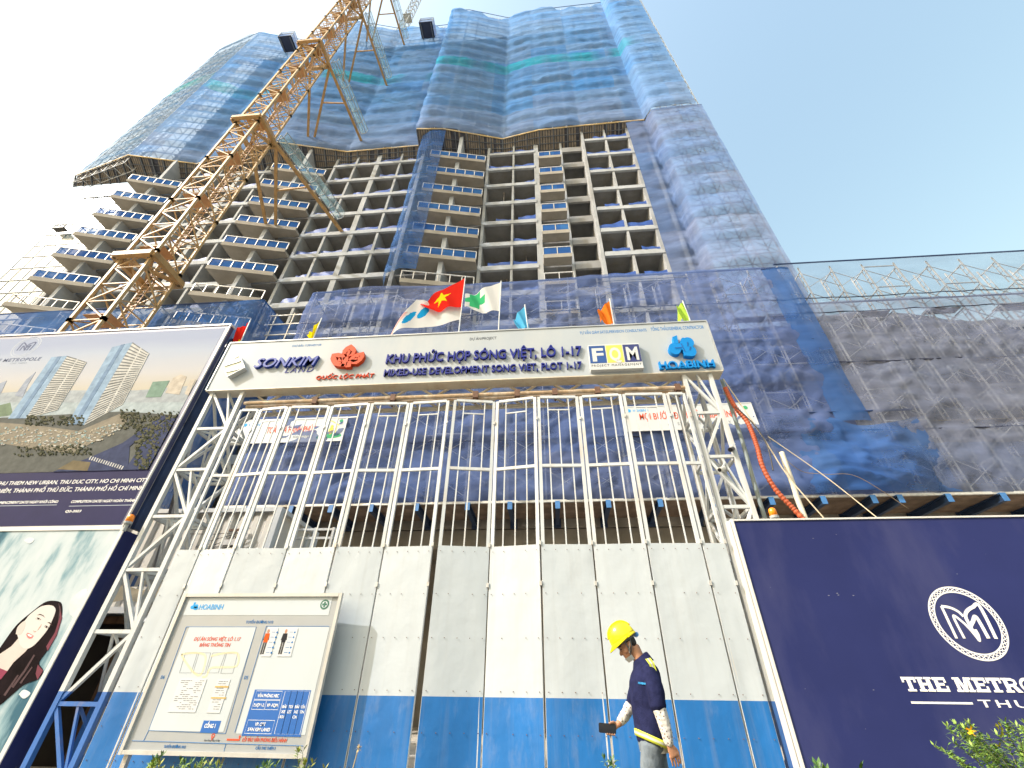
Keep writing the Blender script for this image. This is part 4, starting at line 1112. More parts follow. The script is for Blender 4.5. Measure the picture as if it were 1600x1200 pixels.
for (u, v) in ((557,430),(595,420),(600,428),(667,430)):
    p = bq(u, v); prn.plate(ellipse(p[0], p[1], .014, .006, 8), YB, .0025)
prn.build('bird_specks', ink('print_pale_speck', (.20,.21,.28)), BR)

# ================================================================== BILLBOARD left, upper (picture of the finished towers)
YL = 8.0
BL = thing('billboard', 'upper left billboard printed with two finished towers above a navy text strip', 'billboard', (-12.5,8,0))
UX1, UZ0, UZ1 = -8.44, 3.87, 9.32
b = MB(); b.box(-17.2, YL, UZ0, UX1, YL+.16, UZ1); b.build('panel', mat('board_navy_edge', (.05,.06,.14), .5), BL)
b = MB(); b.box(-17.2, YL-.02, UZ1, UX1+.03, YL+.18, UZ1+.05); b.box(UX1+.002, YL-.02, UZ0, UX1+.03, YL+.02, UZ1); b.box(-17.2, YL-.02, UZ0-.05, UX1+.03, YL+.02, UZ0-.002); b.build('frame', M_frame2, BL)
b = MB(); b.box(UX1-.02, YL+.2, UZ0, UX1+.06, YL+.5, UZ1-.3); b.build('side_cloth', mat('dark_blue_cloth', (.02,.04,.11), .6, var=.4), BL)
b = MB()
for x in (-16.5,-14,-11.5,-8.9): b.bar((x,YL+.55,0),(x,YL+.55,9.2),.14); b.bar((x,YL+.6,8),(x,YL+2.6,0),.08)
for z in (4.2,6.5,9.0): b.bar((-17,YL+.5,z),(-8.6,YL+.5,z),.08)
b.build('support_posts', M_steel, BL)
ul = crop(0,500,3.637,YL)
PX0, PX1, PZ0, PZ1 = -16.0, UX1-.10, ul(0,872)[1], UZ1-.10
m, n, l, out = newmat('print_evening_sky'); bs = n.new('ShaderNodeBsdfPrincipled'); bs.inputs['Roughness'].default_value = .8; bs.inputs['Specular IOR Level'].default_value = .05
gg = n.new('ShaderNodeNewGeometry'); sx = n.new('ShaderNodeSeparateXYZ'); l.new(gg.outputs['Position'], sx.inputs[0]); mr = n.new('ShaderNodeMapRange'); mr.inputs[1].default_value = PZ0; mr.inputs[2].default_value = PZ1; l.new(sx.outputs[2], mr.inputs[0])
nz = noise_tex(n, l, .7, 4, .6, stretch=(.5,1,1.6)); ad = n.new('ShaderNodeMath'); ad.operation = 'MULTIPLY_ADD'; ad.inputs[1].default_value = .16; l.new(nz, ad.inputs[0]); l.new(mr.outputs[0], ad.inputs[2])
l.new(ramp(n, l, ad.outputs[0], [(.40,(.33,.33,.33)),(.60,(.42,.39,.33)),(.72,(.42,.42,.44)),(.88,(.35,.39,.48)),(1.0,(.29,.33,.45))]), bs.inputs['Base Color']); l.new(bs.outputs[0], out.inputs[0])
b = MB(); b.plate(rectp(PX0, PZ0, PX1, PZ1), YL, .003); b.build('printed_sky', m, BL)
b = MB(); b.plate(rectp(-17.1, UZ0+.02, PX1+.04, PZ0), YL, .003); b.build('text_strip', mat('strip_navy', (.022,.022,.075), .7, var=.1, spec=.1), BL)
def P2(col, *polys, name='print_shape', d=.006, nm=None):
    b = MB()
    for i, pl in enumerate(polys):
        q = [ul(*p) for p in pl]
        ar = sum(q[i_][0]*q[(i_+1)%len(q)][1]-q[(i_+1)%len(q)][0]*q[i_][1] for i_ in range(len(q)))
        if ar < 0: q = q[::-1]
        q = [(min(a_, PX1), min(max(c_, PZ0), PZ1)) for a_, c_ in q]
        b.plate(q, YL, d+.0004*(i%6))
    return b.build(name, mat('pic_'+name+str(nm or ''), col, .8, var=.22, vscale=5, spec=.05), BL)
P2((.30,.33,.36), [(-60,420),(200,400),(420,400),(780,400),(1160,370),(1140,470),(-60,480)], name='printed_far_city', d=.0045)
P2((.31,.36,.39), [(-60,470),(1140,465),(1100,540),(-60,560)], name='printed_river', d=.006)
P2((.15,.20,.14), [(-60,500),(60,470),(75,540),(-60,560)], name='printed_green_bank', d=.0085)
P2((.26,.29,.36), [(85,430),(150,340),(205,295),(160,370),(130,440)], [(-40,420),(-20,370),(40,345),(5,420)], name='printed_spire', d=.0085)
P2((.16,.24,.20), [(828,440),(870,352),(965,345),(915,438)], name='printed_green_tower', d=.0085)
P2((.42,.38,.33), [(940,415),(985,330),(1030,310),(1062,322),(1020,425)], [(1050,420),(1085,340),(1112,338),(1080,430)], [(1100,425),(1130,340),(1140,340),(1115,430)], name='printed_city_towers', d=.0085)
P2((.10,.105,.10), [(-60,560),(700,520),(1060,540),(1000,700),(860,872),(-60,872)], name='printed_dark_ground', d=.009)
P2((.23,.32,.44), [(295,213),(385,205),(150,560),(48,562)], [(640,156),(757,128),(480,598),(385,592)], name='printed_tower_glass', d=.013)
P2((.15,.22,.33), [(330,210),(352,208),(112,560),(90,560)], [(690,143),(712,138),(440,596),(415,594)], name='printed_tower_shade', d=.0165)
P2((.44,.44,.43), [(385,206),(495,240),(330,512),(150,560)], [(757,128),(850,190),(700,480),(480,600)], name='printed_tower_front', d=.013)
fl = []
for i in range(26):
    t0 = i/26; t1 = t0+.014
    for (A, B_, C_, D_) in (((385,206),(440,222),(240,536),(150,560)), ((757,128),(800,158),(590,540),(480,600)), ((808,163),(846,188),(697,480),(605,535)), ((447,226),(492,240),(328,512),(255,530))):
        L0 = (A[0]+(D_[0]-A[0])*t0, A[1]+(D_[1]-A[1])*t0); R0 = (B_[0]+(C_[0]-B_[0])*t0, B_[1]+(C_[1]-B_[1])*t0)
        L1 = (A[0]+(D_[0]-A[0])*t1, A[1]+(D_[1]-A[1])*t1); R1 = (B_[0]+(C_[0]-B_[0])*t1, B_[1]+(C_[1]-B_[1])*t1)
        fl.append([L0, R0, R1, L1])
P2((.16,.17,.18), *fl, name='printed_floors', d=.0165)
P2((.21,.19,.155), [(-60,580),(190,598),(450,632),(700,528),(725,580),(640,640),(410,760),(200,735),(-60,690)], name='printed_podium', d=.013)
rs = random.Random(9); wins = []
for i in range(340):
    x = rs.uniform(-40,690); base = 600+max(0,(x-100))*.09-(max(0,x-450))*.35; y = base+rs.uniform(5,105-max(0,x-430)*.18)
    w = rs.uniform(5,15); h = rs.uniform(4,9); wins.append([(x,y),(x+w,y+1),(x+w-4,y+h),(x-4,y+h)])
P2((.36,.32,.25), *wins[:140], name='printed_lit_windows', d=.0165); P2((.22,.30,.31), *wins[140:250], name='printed_glass_panes', d=.0165); P2((.42,.41,.39), *wins[250:], name='printed_pale_walls', d=.0185)
P2((.045,.055,.11), [(700,870),(860,640),(960,560),(1030,560),(860,872)], [(300,872),(520,780),(700,700),(930,540),(960,548),(740,720),(720,872)], name='printed_road', d=.0165)
P2((.15,.125,.08), [(330,850),(420,800),(520,810),(500,860)], name='printed_lit_road', d=.0185)
P2((.50,.50,.50), *[[(520+i*13,775+i*4),(526+i*13,776+i*4),(514+i*13,796+i*4),(508+i*13,795+i*4)] for i in range(15)], name='printed_crossing', d=.0195)
trees = []
for i in range(600):
    if i < 300: x = rs.uniform(690,1030); y = rs.uniform(510,560)+(x-690)*rs.uniform(.0,.35)+ (60 if i%3==0 else 0)
    elif i < 450: x = rs.uniform(80,520); y = 735+rs.uniform(-20,35)-(x-300)*.03
    else: x = rs.uniform(150,480); y = rs.uniform(545,600)
    r_ = rs.uniform(3,9); trees.append([(x+r_*rs.uniform(.6,1.2)*math.cos(t*math.pi/4), y+r_*rs.uniform(.5,.9)*math.sin(t*math.pi/4)) for t in range(8)])
for x0, x1, y0, y1, k in ((770,905,600,865,190),):
    for i in range(k):
        x = rs.uniform(x0,x1); y = rs.uniform(y0,y1); r_ = rs.uniform(4,12); trees.append([(x+r_*rs.uniform(.6,1.2)*math.cos(t*math.pi/4), y+r_*rs.uniform(.5,.9)*math.sin(t*math.pi/4)) for t in range(8)])
P2((.035,.042,.025), *trees[0::2], name='printed_trees', d=.0205); P2((.085,.085,.055), *trees[1::2], name='printed_trees', d=.0225, nm=2)
# ring emblem and words on the picture
b = MB(); cc = ul(150,152); rr = abs(ul(222,152)[0]-cc[0])*.93
stroke(b, ellipse(cc[0], cc[1], rr, rr, 40), .03, YL, .005, closed=True); stroke(b, ellipse(cc[0], cc[1], rr*.85, rr*.85, 40), .02, YL, .005, closed=True)
b.build('ring_emblem', ink('print_soft_grey', (.38,.42,.50)), BL)
b = MB(); k_ = rr*1.0
MON = [[(-.52,-.4),(-.52,.42),(-.25,.3),(0,.0),(.1,-.4)], [(-.28,-.4),(-.28,.1),(0,-.25),(.12,-.42)], [(.52,-.4),(.52,.42),(.2,.35),(.02,.1),(.12,-.4)], [(.28,-.4),(.28,.15),(.1,-.1)]]
for i, st in enumerate(MON): stroke(b, [(cc[0]+p[0]*k_, cc[1]+p[1]*k_*.9) for p in curve_pts(*st, n=5)], .035, YL, .005+.0004*i)
b.build('monogram', ink('print_slate', (.10,.12,.20)), BL)
def ut(body, p0, p1, m, **kw):
    b = MB(); x1, z1 = p1; add_text(b, body, p0[0], p0[1], x1, z1, YL, .006, **kw); b.build('lettering', m, BL)
e1 = ul(238,214); w_ = e1[0]-ul(-2,232)[0]
ut('THE METROPOLE', (e1[0]-w_*13.2/10.5, ul(120,234)[1]), (e1[0], ul(120,217)[1]), ink('print_slate',(.10,.12,.20)), bold=.015, spacing=1.15)
ut('THU THIEM', (ul(55,250)[0], ul(80,251)[1]), (ul(150,244)[0], ul(80,243)[1]), ink('print_soft_grey',(.38,.42,.50)), spacing=1.2)
a = ul(848,905); z0 = ul(420,930)[1]; z1 = ul(420,909)[1]; wx = a[0]-ul(-5,935)[0]
ut('THU THIEM NEW URBAN, THU DUC CITY, HO CHI MINH CITY', (a[0]-wx*1.02, z0), (a[0], z1), I_white, bold=.004)
z0 = ul(420,974)[1]; z1 = ul(420,952)[1]; a2 = ul(822,945)
ut('KHU ĐÔ THỊ THỦ THIÊM, THÀNH PHỐ THỦ ĐỨC, THÀNH PHỐ HỒ CHÍ MINH', (a2[0]-wx*1.30, z0), (a2[0], z1), I_white, bold=.004)
ut('COMPLETION DATE/ NGÀY HOÀN THÀNH:', ul(402,1040), (ul(775,1030)[0], ul(402,1026)[1]), I_white, shear=.15, bold=.015)
ut('COMMENCEMENT DATE/ NGÀY KHỞI CÔNG:', (ul(335,1035)[0]-(ul(775,1030)[0]-ul(402,1040)[0])*1.04, ul(200,1042)[1]), (ul(335,1030)[0], ul(200,1028)[1]), I_white, shear=.15, bold=.015)
ut('Q2-2023', ul(370,1094), (ul(460,1090)[0], ul(400,1081)[1]), I_white, shear=.15, bold=.02)
b = MB(); p, q = ul(392,1060), ul(760,1057); b.plate(rectp(p[0], p[1], q[0], p[1]+.012), YL, .005); p, q = ul(-60,1060), ul(320,1057); b.plate(rectp(p[0], p[1], q[0], p[1]+.012), YL, .005); b.build('rule_line', ink('print_soft_grey',(.38,.42,.50)), BL)

# ================================================================== BILLBOARD left, lower (portrait)
LX1 = -8.36
BW = thing('billboard', 'lower left billboard printed with a smiling dark haired woman on a pale blurred street', 'billboard', (-12.5,8,0))
b = MB(); b.box(-17.2, YL, .1, LX1, YL+.42, 3.78); b.build('navy_box', M_navy, BW)
b = MB(); b.box(LX1-.06, YL-.02, .1, LX1+.015, YL-.001, 3.82); b.box(-17.2, YL-.02, 3.782, LX1-.062, YL+.05, 3.82); b.box(LX1+.003, YL+.38, .1, LX1+.03, YL+.44, 3.8); b.build('frame', M_frame2, BW)
lw = crop(0,820,3.158,YL)
m, n, l, out = newmat('print_blurred_street'); bs = n.new('ShaderNodeBsdfPrincipled'); bs.inputs['Roughness'].default_value = .8; bs.inputs['Specular IOR Level'].default_value = .05
f1 = noise_tex(n, l, .9, 3, .5, stretch=(1,1,.55)); f2 = noise_tex(n, l, .55, 2, .5, stretch=(1.5,1,.7))
f1 = mixrgb(n, l, f1, ramp(n, l, noise_tex(n, l, 1.9, 5, .6, stretch=(1.6,1,.5)), [(.3,(.2,.2,.2)),(.7,(.8,.8,.8))]), .35)
c = ramp(n, l, f1, [(.35,(.05,.12,.17)),(.43,(.19,.30,.35)),(.51,(.43,.50,.54)),(.66,(.54,.58,.61))])
l.new(c, bs.inputs['Base Color']); l.new(bs.outputs[0], out.inputs[0])
b = MB(); b.plate(rectp(-17.1, .12, LX1-.062, 3.78), YL, .003); b.build('printed_backdrop', m, BW)
def P3(col, *polys, name='print_shape', d=.006, var=.1):
    b = MB()
    for i, pl in enumerate(polys):
        q = [lw(*p) for p in pl]
        ar = sum(q[i_][0]*q[(i_+1)%len(q)][1]-q[(i_+1)%len(q)][0]*q[i_][1] for i_ in range(len(q)))
        if ar < 0: q = q[::-1]
        b.plate(q, YL, d+.0004*i)
    return b.build(name, mat('por_'+name, col, .8, var=var, vscale=3, spec=.05), BW)
sm = lambda *P: curve_pts(*P, P[0], n=6)[:-1]
P3((.55,.59,.62), sm((120,78),(145,62),(170,74),(148,94)), sm((95,836),(120,814),(152,832),(120,858)), sm((345,440),(352,370),(410,320),(432,335),(385,455)), name='printed_light_spots', d=.0085)
P3((.010,.006,.008), sm((-30,640),(0,610),(80,500),(160,430),(230,380),(290,378),(308,400),(305,460),(280,540),(235,620),(195,680),(215,720),(190,760),(120,790),(60,840),(0,890),(-40,900)), name='printed_hair', d=.011, var=.5)
P3((.16,.05,.07), [(300,400),(308,460),(282,545),(238,622),(232,600),(275,530),(298,455)], [(190,690),(216,720),(188,765),(180,735)], name='printed_hair_tint', d=.0135)
P3((.24,.05,.09), [(-40,680),(0,700),(40,722),(10,760),(-40,790)], name='printed_collar', d=.0135)
P3((.54,.475,.45), [(-40,660),(0,640),(60,600),(95,560),(90,540),(150,600),(130,625),(70,680),(40,722),(-40,690)], name='printed_neck', d=.0145, var=.06)
P3((.58,.545,.53), sm((85,530),(100,500),(130,470),(150,445),(205,405),(255,398),(278,420),(262,470),(240,515),(205,560),(165,600),(130,612),(105,595),(95,560)), name='printed_face', d=.016, var=.03)
P3((.54,.475,.45), sm((82,540),(92,505),(125,475),(128,500),(108,540)), name='printed_ear', d=.0175)
P3((.06,.035,.03), [(180,464),(189,458),(200,461),(208,470),(198,469),(188,467)], [(222,503),(230,497),(240,501),(245,510),(236,510),(228,507)], [(188,447),(202,440),(218,447),(226,458),(214,449),(202,445)], [(238,482),(250,481),(258,490),(262,500),(254,491),(246,486)], name='printed_eyes', d=.018, var=.02)
P3((.50,.33,.28), [(168,521),(174,526),(184,524),(180,529),(172,530)], [(210,490),(204,505),(190,522),(196,508)], name='printed_nose_shade', d=.0185, var=.02)
P3((.85,.84,.82), [(183,464),(188,461),(190,466)], [(200,464),(205,468),(200,468)], [(225,503),(229,500),(231,506)], [(239,504),(243,508),(238,508)], name='printed_eye_whites', d=.0205, var=.02)
P3((.085,.055,.06), [(60,800),(120,720),(170,640),(176,645),(128,725),(70,805)], [(20,840),(90,740),(96,744),(30,845)], [(100,780),(160,700),(164,704),(108,785)], [(292,385),(304,420),(290,480),(297,420)], [(150,450),(215,392),(218,397),(158,455)], name='printed_hair_strands', d=.0125, var=.1)
P3((.60,.20,.20), [(134,541),(141,533),(152,537),(163,543),(171,548),(163,560),(149,563),(139,556)], name='printed_lips', d=.018)
P3((.82,.80,.78), [(140,541),(150,541),(166,549),(156,553),(146,549)], name='printed_teeth', d=.0195, var=.02)

# ================================================================== INFORMATION BOARD
YI = 7.7
IB = thing('information_board', 'white and grey site information board on two posts before the left gate leaf', 'notice board', (-4.9,7.75,0))
IX0, IX1, IZ0, IZ1 = -6.245, -3.50, .48, 2.535
ii = crop(180,900,4.0,YI)
b = MB(); b.box(IX0, YI, IZ0, IX1, YI+.04, IZ1); b.build('panel', mat('board_grey', (.33,.35,.37), .4, var=.04, dirt=(.42,.41,.38), dscale=1, damt=.4), IB)
b = MB()
for x in (IX0, IX1): b.bar((x,YI+.0,IZ0-.03),(x,YI+.0,IZ1+.03),.05,.07)
for z in (IZ0, IZ1): b.bar((IX0+.03,YI+.0,z),(IX1-.03,YI+.0,z),.07,.05)
b.build('frame', mat('board_frame_steel', (.52,.52,.51), .4, metal=.2, var=.1, dirt=(.35,.33,.3), dscale=4, damt=.5), IB)
for x in (IX0+.06, IX1-.04):
    b = MB(); b.bar((x,YI+.07,0),(x,YI+.07,IZ1-.2),.07); b.build('post', M_steel, IB)
I_paper = mat('paper_white', (.48,.53,.575), .5, var=.025, dirt=(.46,.49,.50), dscale=1.5, damt=.4)
def irect(p0, p1, m, d, name, parent=IB):
    a, c = ii(*p0), ii(*p1); b = MB(); b.plate(rectp(min(a[0],c[0]), min(a[1],c[1]), max(a[0],c[0]), max(a[1],c[1])), YI, d); return b.build(name, m, parent)
def itext(body, p0, p1, m, d=.008, parent=IB, **kw):
    a, c = ii(*p0), ii(*p1); b = MB(); add_text(b, body, a[0], a[1], c[0], c[1], YI, d, **kw); return b.build('lettering', m, parent)
irect((425,245), (1360,128), I_paper, .003, 'header_field')
irect((210,965), (882,320), I_paper, .003, 'white_field'); irect((755,985), (1340,318), I_paper, .003, 'white_field')
itext('HOABINH', (522,210), (682,178), I_lblue, .006, bold=.01)
b = MB()
for (cx_, cy_, rx_, ry_) in ((485,195,13,12),(507,190,12,13),(505,202,15,11)):
    c = ii(cx_, cy_); e = ii(cx_+rx_, cy_); f_ = ii(cx_, cy_-ry_); b.plate(ellipse(c[0], c[1], abs(e[0]-c[0]), abs(f_[1]-c[1]), 16), YI, .006)
b.plate([ii(488,185),ii(500,185),ii(505,165),ii(495,165)], YI, .0065); b.build('logo', I_lblue, IB)
b = MB(); c = ii(1310,178); rr = .075; b.plate(ellipse(c[0], c[1], rr, rr, 24), YI, .006, 0); b.plate(ellipse(c[0], c[1], rr*.68, rr*.68, 20), YI, .0075, 1)
b.plate(rectp(c[0]-.04, c[1]-.014, c[0]+.04, c[1]+.014), YI, .009, 0); b.plate(rectp(c[0]-.014, c[1]-.04, c[0]+.014, c[1]+.04), YI, .0095, 0); b.build('safety_badge', [mat('badge_green', (.03,.13,.09), .5), I_paper], IB)
itext('TUYẾN ĐƯỜNG N12', (815,296), (990,280), I_blue, .004)
itext('DỰ ÁN SÓNG VIỆT, LÔ 1.17', (492,404), (788,384), I_red, .006, bold=.012, shear=.1); itext('BẢNG THÔNG TIN', (526,441), (724,421), I_red, .006, bold=.012, shear=.1)
itext('D6', (283,642), (313,622), I_blue, .004); itext('D5', (805,645), (834,624), I_blue, .004)
itext('TUYẾN ĐƯỜNG N12', (302,1074), (444,1060), I_blue, .004); itext('CẦU THỦ THIÊM 2', (876,1084), (1005,1068), I_blue, .004)
itext('LỐI VÀO VĂN PHÒNG ĐIỀU HÀNH', (792,1033), (1076,1016), I_red, .004, bold=.01, shear=.1)
itext('Bạn đang đứng ở đây', (556,1031), (656,1023), I_grey, .004)
b = MB()
for pl in ([(445,318),(882,318),(690,985),(210,965)], [(945,314),(1338,314)], [(945,314),(748,978)], [(105,1030),(1175,1062)], [(693,1045),(680,1095)], [(210,965),(178,1030)]):
    stroke(b, [ii(*p) for p in (pl+[pl[0]] if len(pl) > 2 else pl)], .006, YI, .0045)
b.build('line_work', I_blue, IB)
# pale worn map outlines and pinned papers
b = MB(); stroke(b, [ii(*p) for p in curve_pts((415,490),(490,480),(555,490),(565,530),(545,600),(520,620),(480,590),(430,520),(415,490))], .028, YI, .0045); stroke(b, [ii(*p) for p in curve_pts((600,500),(680,483),(765,485),(760,560),(680,570),(600,575),(570,625),(545,630))], .028, YI, .0048); b.build('worn_map_outline', ink('print_cream', (.66,.61,.42)), IB)
b = MB()
for pl in ([(440,480),(515,480),(475,605),(403,605)], [(525,480),(598,480),(562,610),(487,605)], [(612,480),(690,480),(645,605),(573,605)], [(698,480),(768,480),(735,608),(660,608)]):
    stroke(b, [ii(*p) for p in pl+[pl[0]]], .004, YI, .0055)
b.build('map_frames', I_grey, IB)
def notice(p0, p1, lines, name='paper_notice', cols=None):
    a, c = ii(*p0), ii(*p1); b = MB(); b.plate(rectp(a[0], a[1], c[0], c[1]), YI, .009); o = b.build(name, mat('loose_paper', (.56,.58,.61), .5, var=.02), IB)
    if lines:
        b = MB(); rs = random.Random(int(p0[0]))
        for k in range(lines):
            z = c[1]-(c[1]-a[1])*(k+1)/(lines+1.5); x = a[0]+.03
            while x < c[0]-.05:
                w = rs.uniform(.02,.07); 
                if rs.random() < .7: b.plate(rectp(x, z, min(x+w, c[0]-.03), z+.008), YI, .0105)
                x += w+.012
        b.build('small_print', I_grey, o)
    return o
notice((330,850), (575,645), 15); n2 = notice((572,855), (722,648), 13)
a, c = ii(600,766), ii(695,758); b = MB(); b.plate(rectp(a[0], a[1], c[0], c[1]), YI, .0115); a, c = ii(625,697), ii(712,688); b.plate(rectp(a[0], a[1], c[0], c[1]), YI, .0115); b.build('tan_bars', ink('print_tan', (.55,.38,.14)), n2)
for i, (x0, x1, vest) in enumerate(((912,1022,(.70,.10,.02)),(1012,1145,(.03,.03,.035)))):
    nt = notice((x0,503), (x1,328), 0); cx_, cz_ = ii((x0+x1)/2-5, 415); cx_ -= .06; b = MB()
    b.plate(ellipse(cx_, cz_+.155, .022, .03, 12), YI, .0105, 0); b.plate(rectp(cx_-.035, cz_+.0, cx_+.035, cz_+.125), YI, .0105, 1)
    b.plate([(cx_-.05,cz_+.03),(cx_-.036,cz_+.12),(cx_-.036,cz_+.03)][::-1], YI, .0105, 2); b.plate([(cx_+.036,cz_+.03),(cx_+.036,cz_+.12),(cx_+.05,cz_+.03)], YI, .0105, 2)
    b.plate(rectp(cx_-.03, cz_-.16, cx_-.004, cz_), YI, .0105, 2); b.plate(rectp(cx_+.004, cz_-.16, cx_+.03, cz_), YI, .0105, 2)
    b.build('printed_figure', [ink('print_skin',(.45,.25,.17)), ink('print_vest%d' % i, vest), L_black], nt)
    b = MB()
    for k in range(5): b.plate(ellipse(cx_+.15, cz_+.14-.07*k, .014, .014, 10), YI, .0105); b.plate(rectp(cx_+.06, cz_+.14-.07*k, cx_+.12, cz_+.146-.07*k), YI, .0108)
    b.build('printed_dots', I_blue, nt)
I_panel = mat('panel_blue', (.02,.12,.42), .4, var=.05)
cb = irect((530,978), (664,905), I_panel, .005, 'blue_label'); itext('CỔNG 1', (556,948), (632,925), I_white, .0075, cb, bold=.025)
bp_ = irect((790,998), (1225,714), I_panel, .005, 'blue_plan')
px0, pz0 = ii(790,998); px1, pz1 = ii(1225,714)
def bx(u0, v0, u1, v1): return rectp(px0+(px1-px0)*u0, pz0+(pz1-pz0)*v0, px0+(px1-px0)*u1, pz0+(pz1-pz0)*v1)
b = MB()
for r4 in ((.04,.78,.5,.97),(.04,.56,.26,.76),(.27,.56,.5,.76),(.04,.05,.5,.33),(.55,.05,.66,.97),(.66,.05,.77,.97),(.77,.05,.88,.97),(.88,.05,.985,.97)): stroke(b, bx(*r4), .005, YI, .0065, closed=True)
b.build('plan_lines', I_white, bp_)
def btxt(body, u0, v0, u1, v1):
    b = MB(); q = bx(u0, v0, u1, v1); add_text(b, body, q[0][0], q[0][1], q[2][0], q[2][1], YI, .0075, bold=.02); b.build('lettering', I_white, bp_)
btxt('VĂN PHÒNG HBC',.08,.83,.46,.9); btxt('P.HỌP 1-2',.06,.62,.24,.69); btxt('VP -FQM',.29,.62,.48,.69); btxt('VP. CĐT',.18,.21,.36,.28); btxt('SƠN KIM LAND',.08,.1,.46,.17)
for u, ws_ in ((.605,('BÃI','XE','BCH')),(.715,('TOI','LET')),(.825,('BÃI','XE','CN')),(.93,('CĂN','TIN'))):
    for k, wd_ in enumerate(ws_): btxt(wd_, u-.035, .6-.11*k, u+.035, .66-.11*k)
b = MB(); stroke(b, [ii(698,1022), ii(776,1024)], .02, YI, .0045); stroke(b, [ii(776,1027), ii(778,1004)], .014, YI, .005); b.plate([ii(771,1006),ii(788,1007),ii(781,993)], YI, .0055); b.build('arrow', I_red, IB)
b = MB(); c = ii(613,996); stroke(b, ellipse(c[0], c[1], .02, .02, 14), .01, YI, .0045, closed=True); stroke(b, [(c[0]-.018,c[1]-.014),(c[0],c[1]-.055),(c[0]+.018,c[1]-.014)], .009, YI, .005); b.build('map_pin', I_red, IB)
# ================================================================== FLAGS on the sign
def flag(label, foot, top, cloth, mats, seed, group='flags on the entrance sign', zfun=None, paint=None, bare=0.0):
    """cloth: 4 corner points (hoist top, hoist bottom, fly bottom, fly top) in photo pixels on the flag's own plane"""
    Yf = foot[1]
    t = thing('flag', label, 'flag', foot, group)
    b = MB(); b.tube([foot, top], .016, 6); b.build('flag_pole', M_white, t)
    A, B_, C_, D_ = [at(p[0], p[1], Yf) for p in cloth]
    b = MB(); nu, nv = 64, 44; n0 = len(b.v)
    for j in range(nv+1):
        for i in range(nu+1):
            u, v = i/nu, j/nv
            p = (A.lerp(D_, u)).lerp(B_.lerp(C_, u), v)
            amp = .11*u
            p = p+Vector((0, amp*math.sin(u*8+v*2.2+seed)+.05*math.sin(u*15+v*5+seed*2)*u, .035*math.sin(u*7+seed)*u*(1+v)))
            b.v.append(tuple(p))
    for j in range(nv):
        for i in range(nu):
            a = n0+j*(nu+1)+i; b.f.append((a, a+1, a+nu+2, a+nu+1))
            b.m.append(paint((i+.5)/nu, (j+.5)/nv) if paint else 0)
    b.build('flag_cloth', mats, t, True)
    return t
def cloth(name, col):
    m, n, l, out = newmat(name); d = n.new('ShaderNodeBsdfDiffuse'); t = n.new('ShaderNodeBsdfTranslucent'); mx = n.new('ShaderNodeMixShader'); mx.inputs[0].default_value = .45
    d.inputs[0].default_value = (*col,1); t.inputs[0].default_value = (*col,1); l.new(d.outputs[0], mx.inputs[1]); l.new(t.outputs[0], mx.inputs[2]); l.new(mx.outputs[0], out.inputs[0]); return m
C_red, C_yel, C_white, C_lblue, C_orange, C_lime, C_green, C_cyan, C_pink = [cloth('cloth_'+nm, c) for nm, c in (('red',(.72,.03,.02)),('yellow',(.85,.72,.02)),('white',(.78,.78,.76)),('light_blue',(.12,.50,.78)),('orange',(.85,.22,.03)),('lime',(.48,.72,.10)),('green',(.06,.48,.20)),('cyan',(.02,.35,.72)),('pink',(.75,.45,.42)))]
def pz(px, py, Y): p = at(px, py, Y); return (p.x, p.y, p.z)
ZB = 8.5
def foot(px, Y=8.25):
    p = at(px, 515, Y); return (p.x, Y, ZB)
def star(u, v):
    x, y = (u-.52)*1.45, (v-.47)
    a = math.atan2(x, -y); r_ = math.hypot(x, y); k = math.pi/5; a = (a+k) % (2*k)-k
    R0, R1 = .31, .12
    ex, ey = R0-R1*math.cos(k), R1*math.sin(k)
    px_, py_ = r_*math.cos(a), abs(r_*math.sin(a))
    return 1 if (px_-R1*math.cos(k))*ey+ (py_-R1*math.sin(k))*ex < 0 and r_ < R0 else 0
def vflag(label, hoist_top, hoist_bot, fly_bot, fly_top, mats, seed, paint=None, Y=8.25):
    tp, bt = pz(*hoist_top, Y), pz(*hoist_bot, Y)
    f_ = (bt[0], Y, ZB); return flag(label, f_, (tp[0], Y, tp[2]+.05), [hoist_top, hoist_bot, fly_bot, fly_top], mats, seed, paint=paint)
vflag('large red flag with a yellow star streaming left from its pole', (727,434), (721,480), (664,484), (655,474), [C_red, C_yel], .4, star)
vflag('white flag with a green cross streaming left above the sign', (783,441), (780,486), (727,486), (727,462), [C_white, C_green], 1.7, lambda u, v: 1 if ((abs(u-.74) < .14 and abs(v-.45) < .42) or (abs(v-.45) < .15 and abs(u-.72) < .28)) else 0)
vflag('white flag with blue ovals and a pink end drooping behind the red flag', (721,478), (720,499), (606,524), (652,470), [C_white, C_cyan, C_pink], 2.9, lambda u, v: 1 if ((u-.68)**2/.006+(v-.42)**2/.05 < 1 or (u-.84)**2/.004+(v-.6)**2/.05 < 1) else (2 if u > .93 and v > .4 else 0), Y=8.35)
vflag('small light blue pennant standing on the sign', (820,478), (827,513), (806,515), (801,499), [C_lblue], .9)
vflag('small orange pennant standing on the sign', (953,469), (959,506), (938,507), (933,487), [C_orange], 2.2)
vflag('small lime green pennant standing on the sign near its right end', (1067,472), (1080,502), (1060,504), (1055,481), [C_lime], 3.3)
vflag('small yellow pennant on the left half of the sign', (502,499), (488,531), (481,531), (484,520), [C_yel], 1.2)
vflag('small red pennant at the left end of the sign with a yellow edge', (390,503), (376,537), (362,537), (374,515), [C_red, C_yel], 4.1, lambda u, v: 1 if v > .8 and u < .4 else 0)

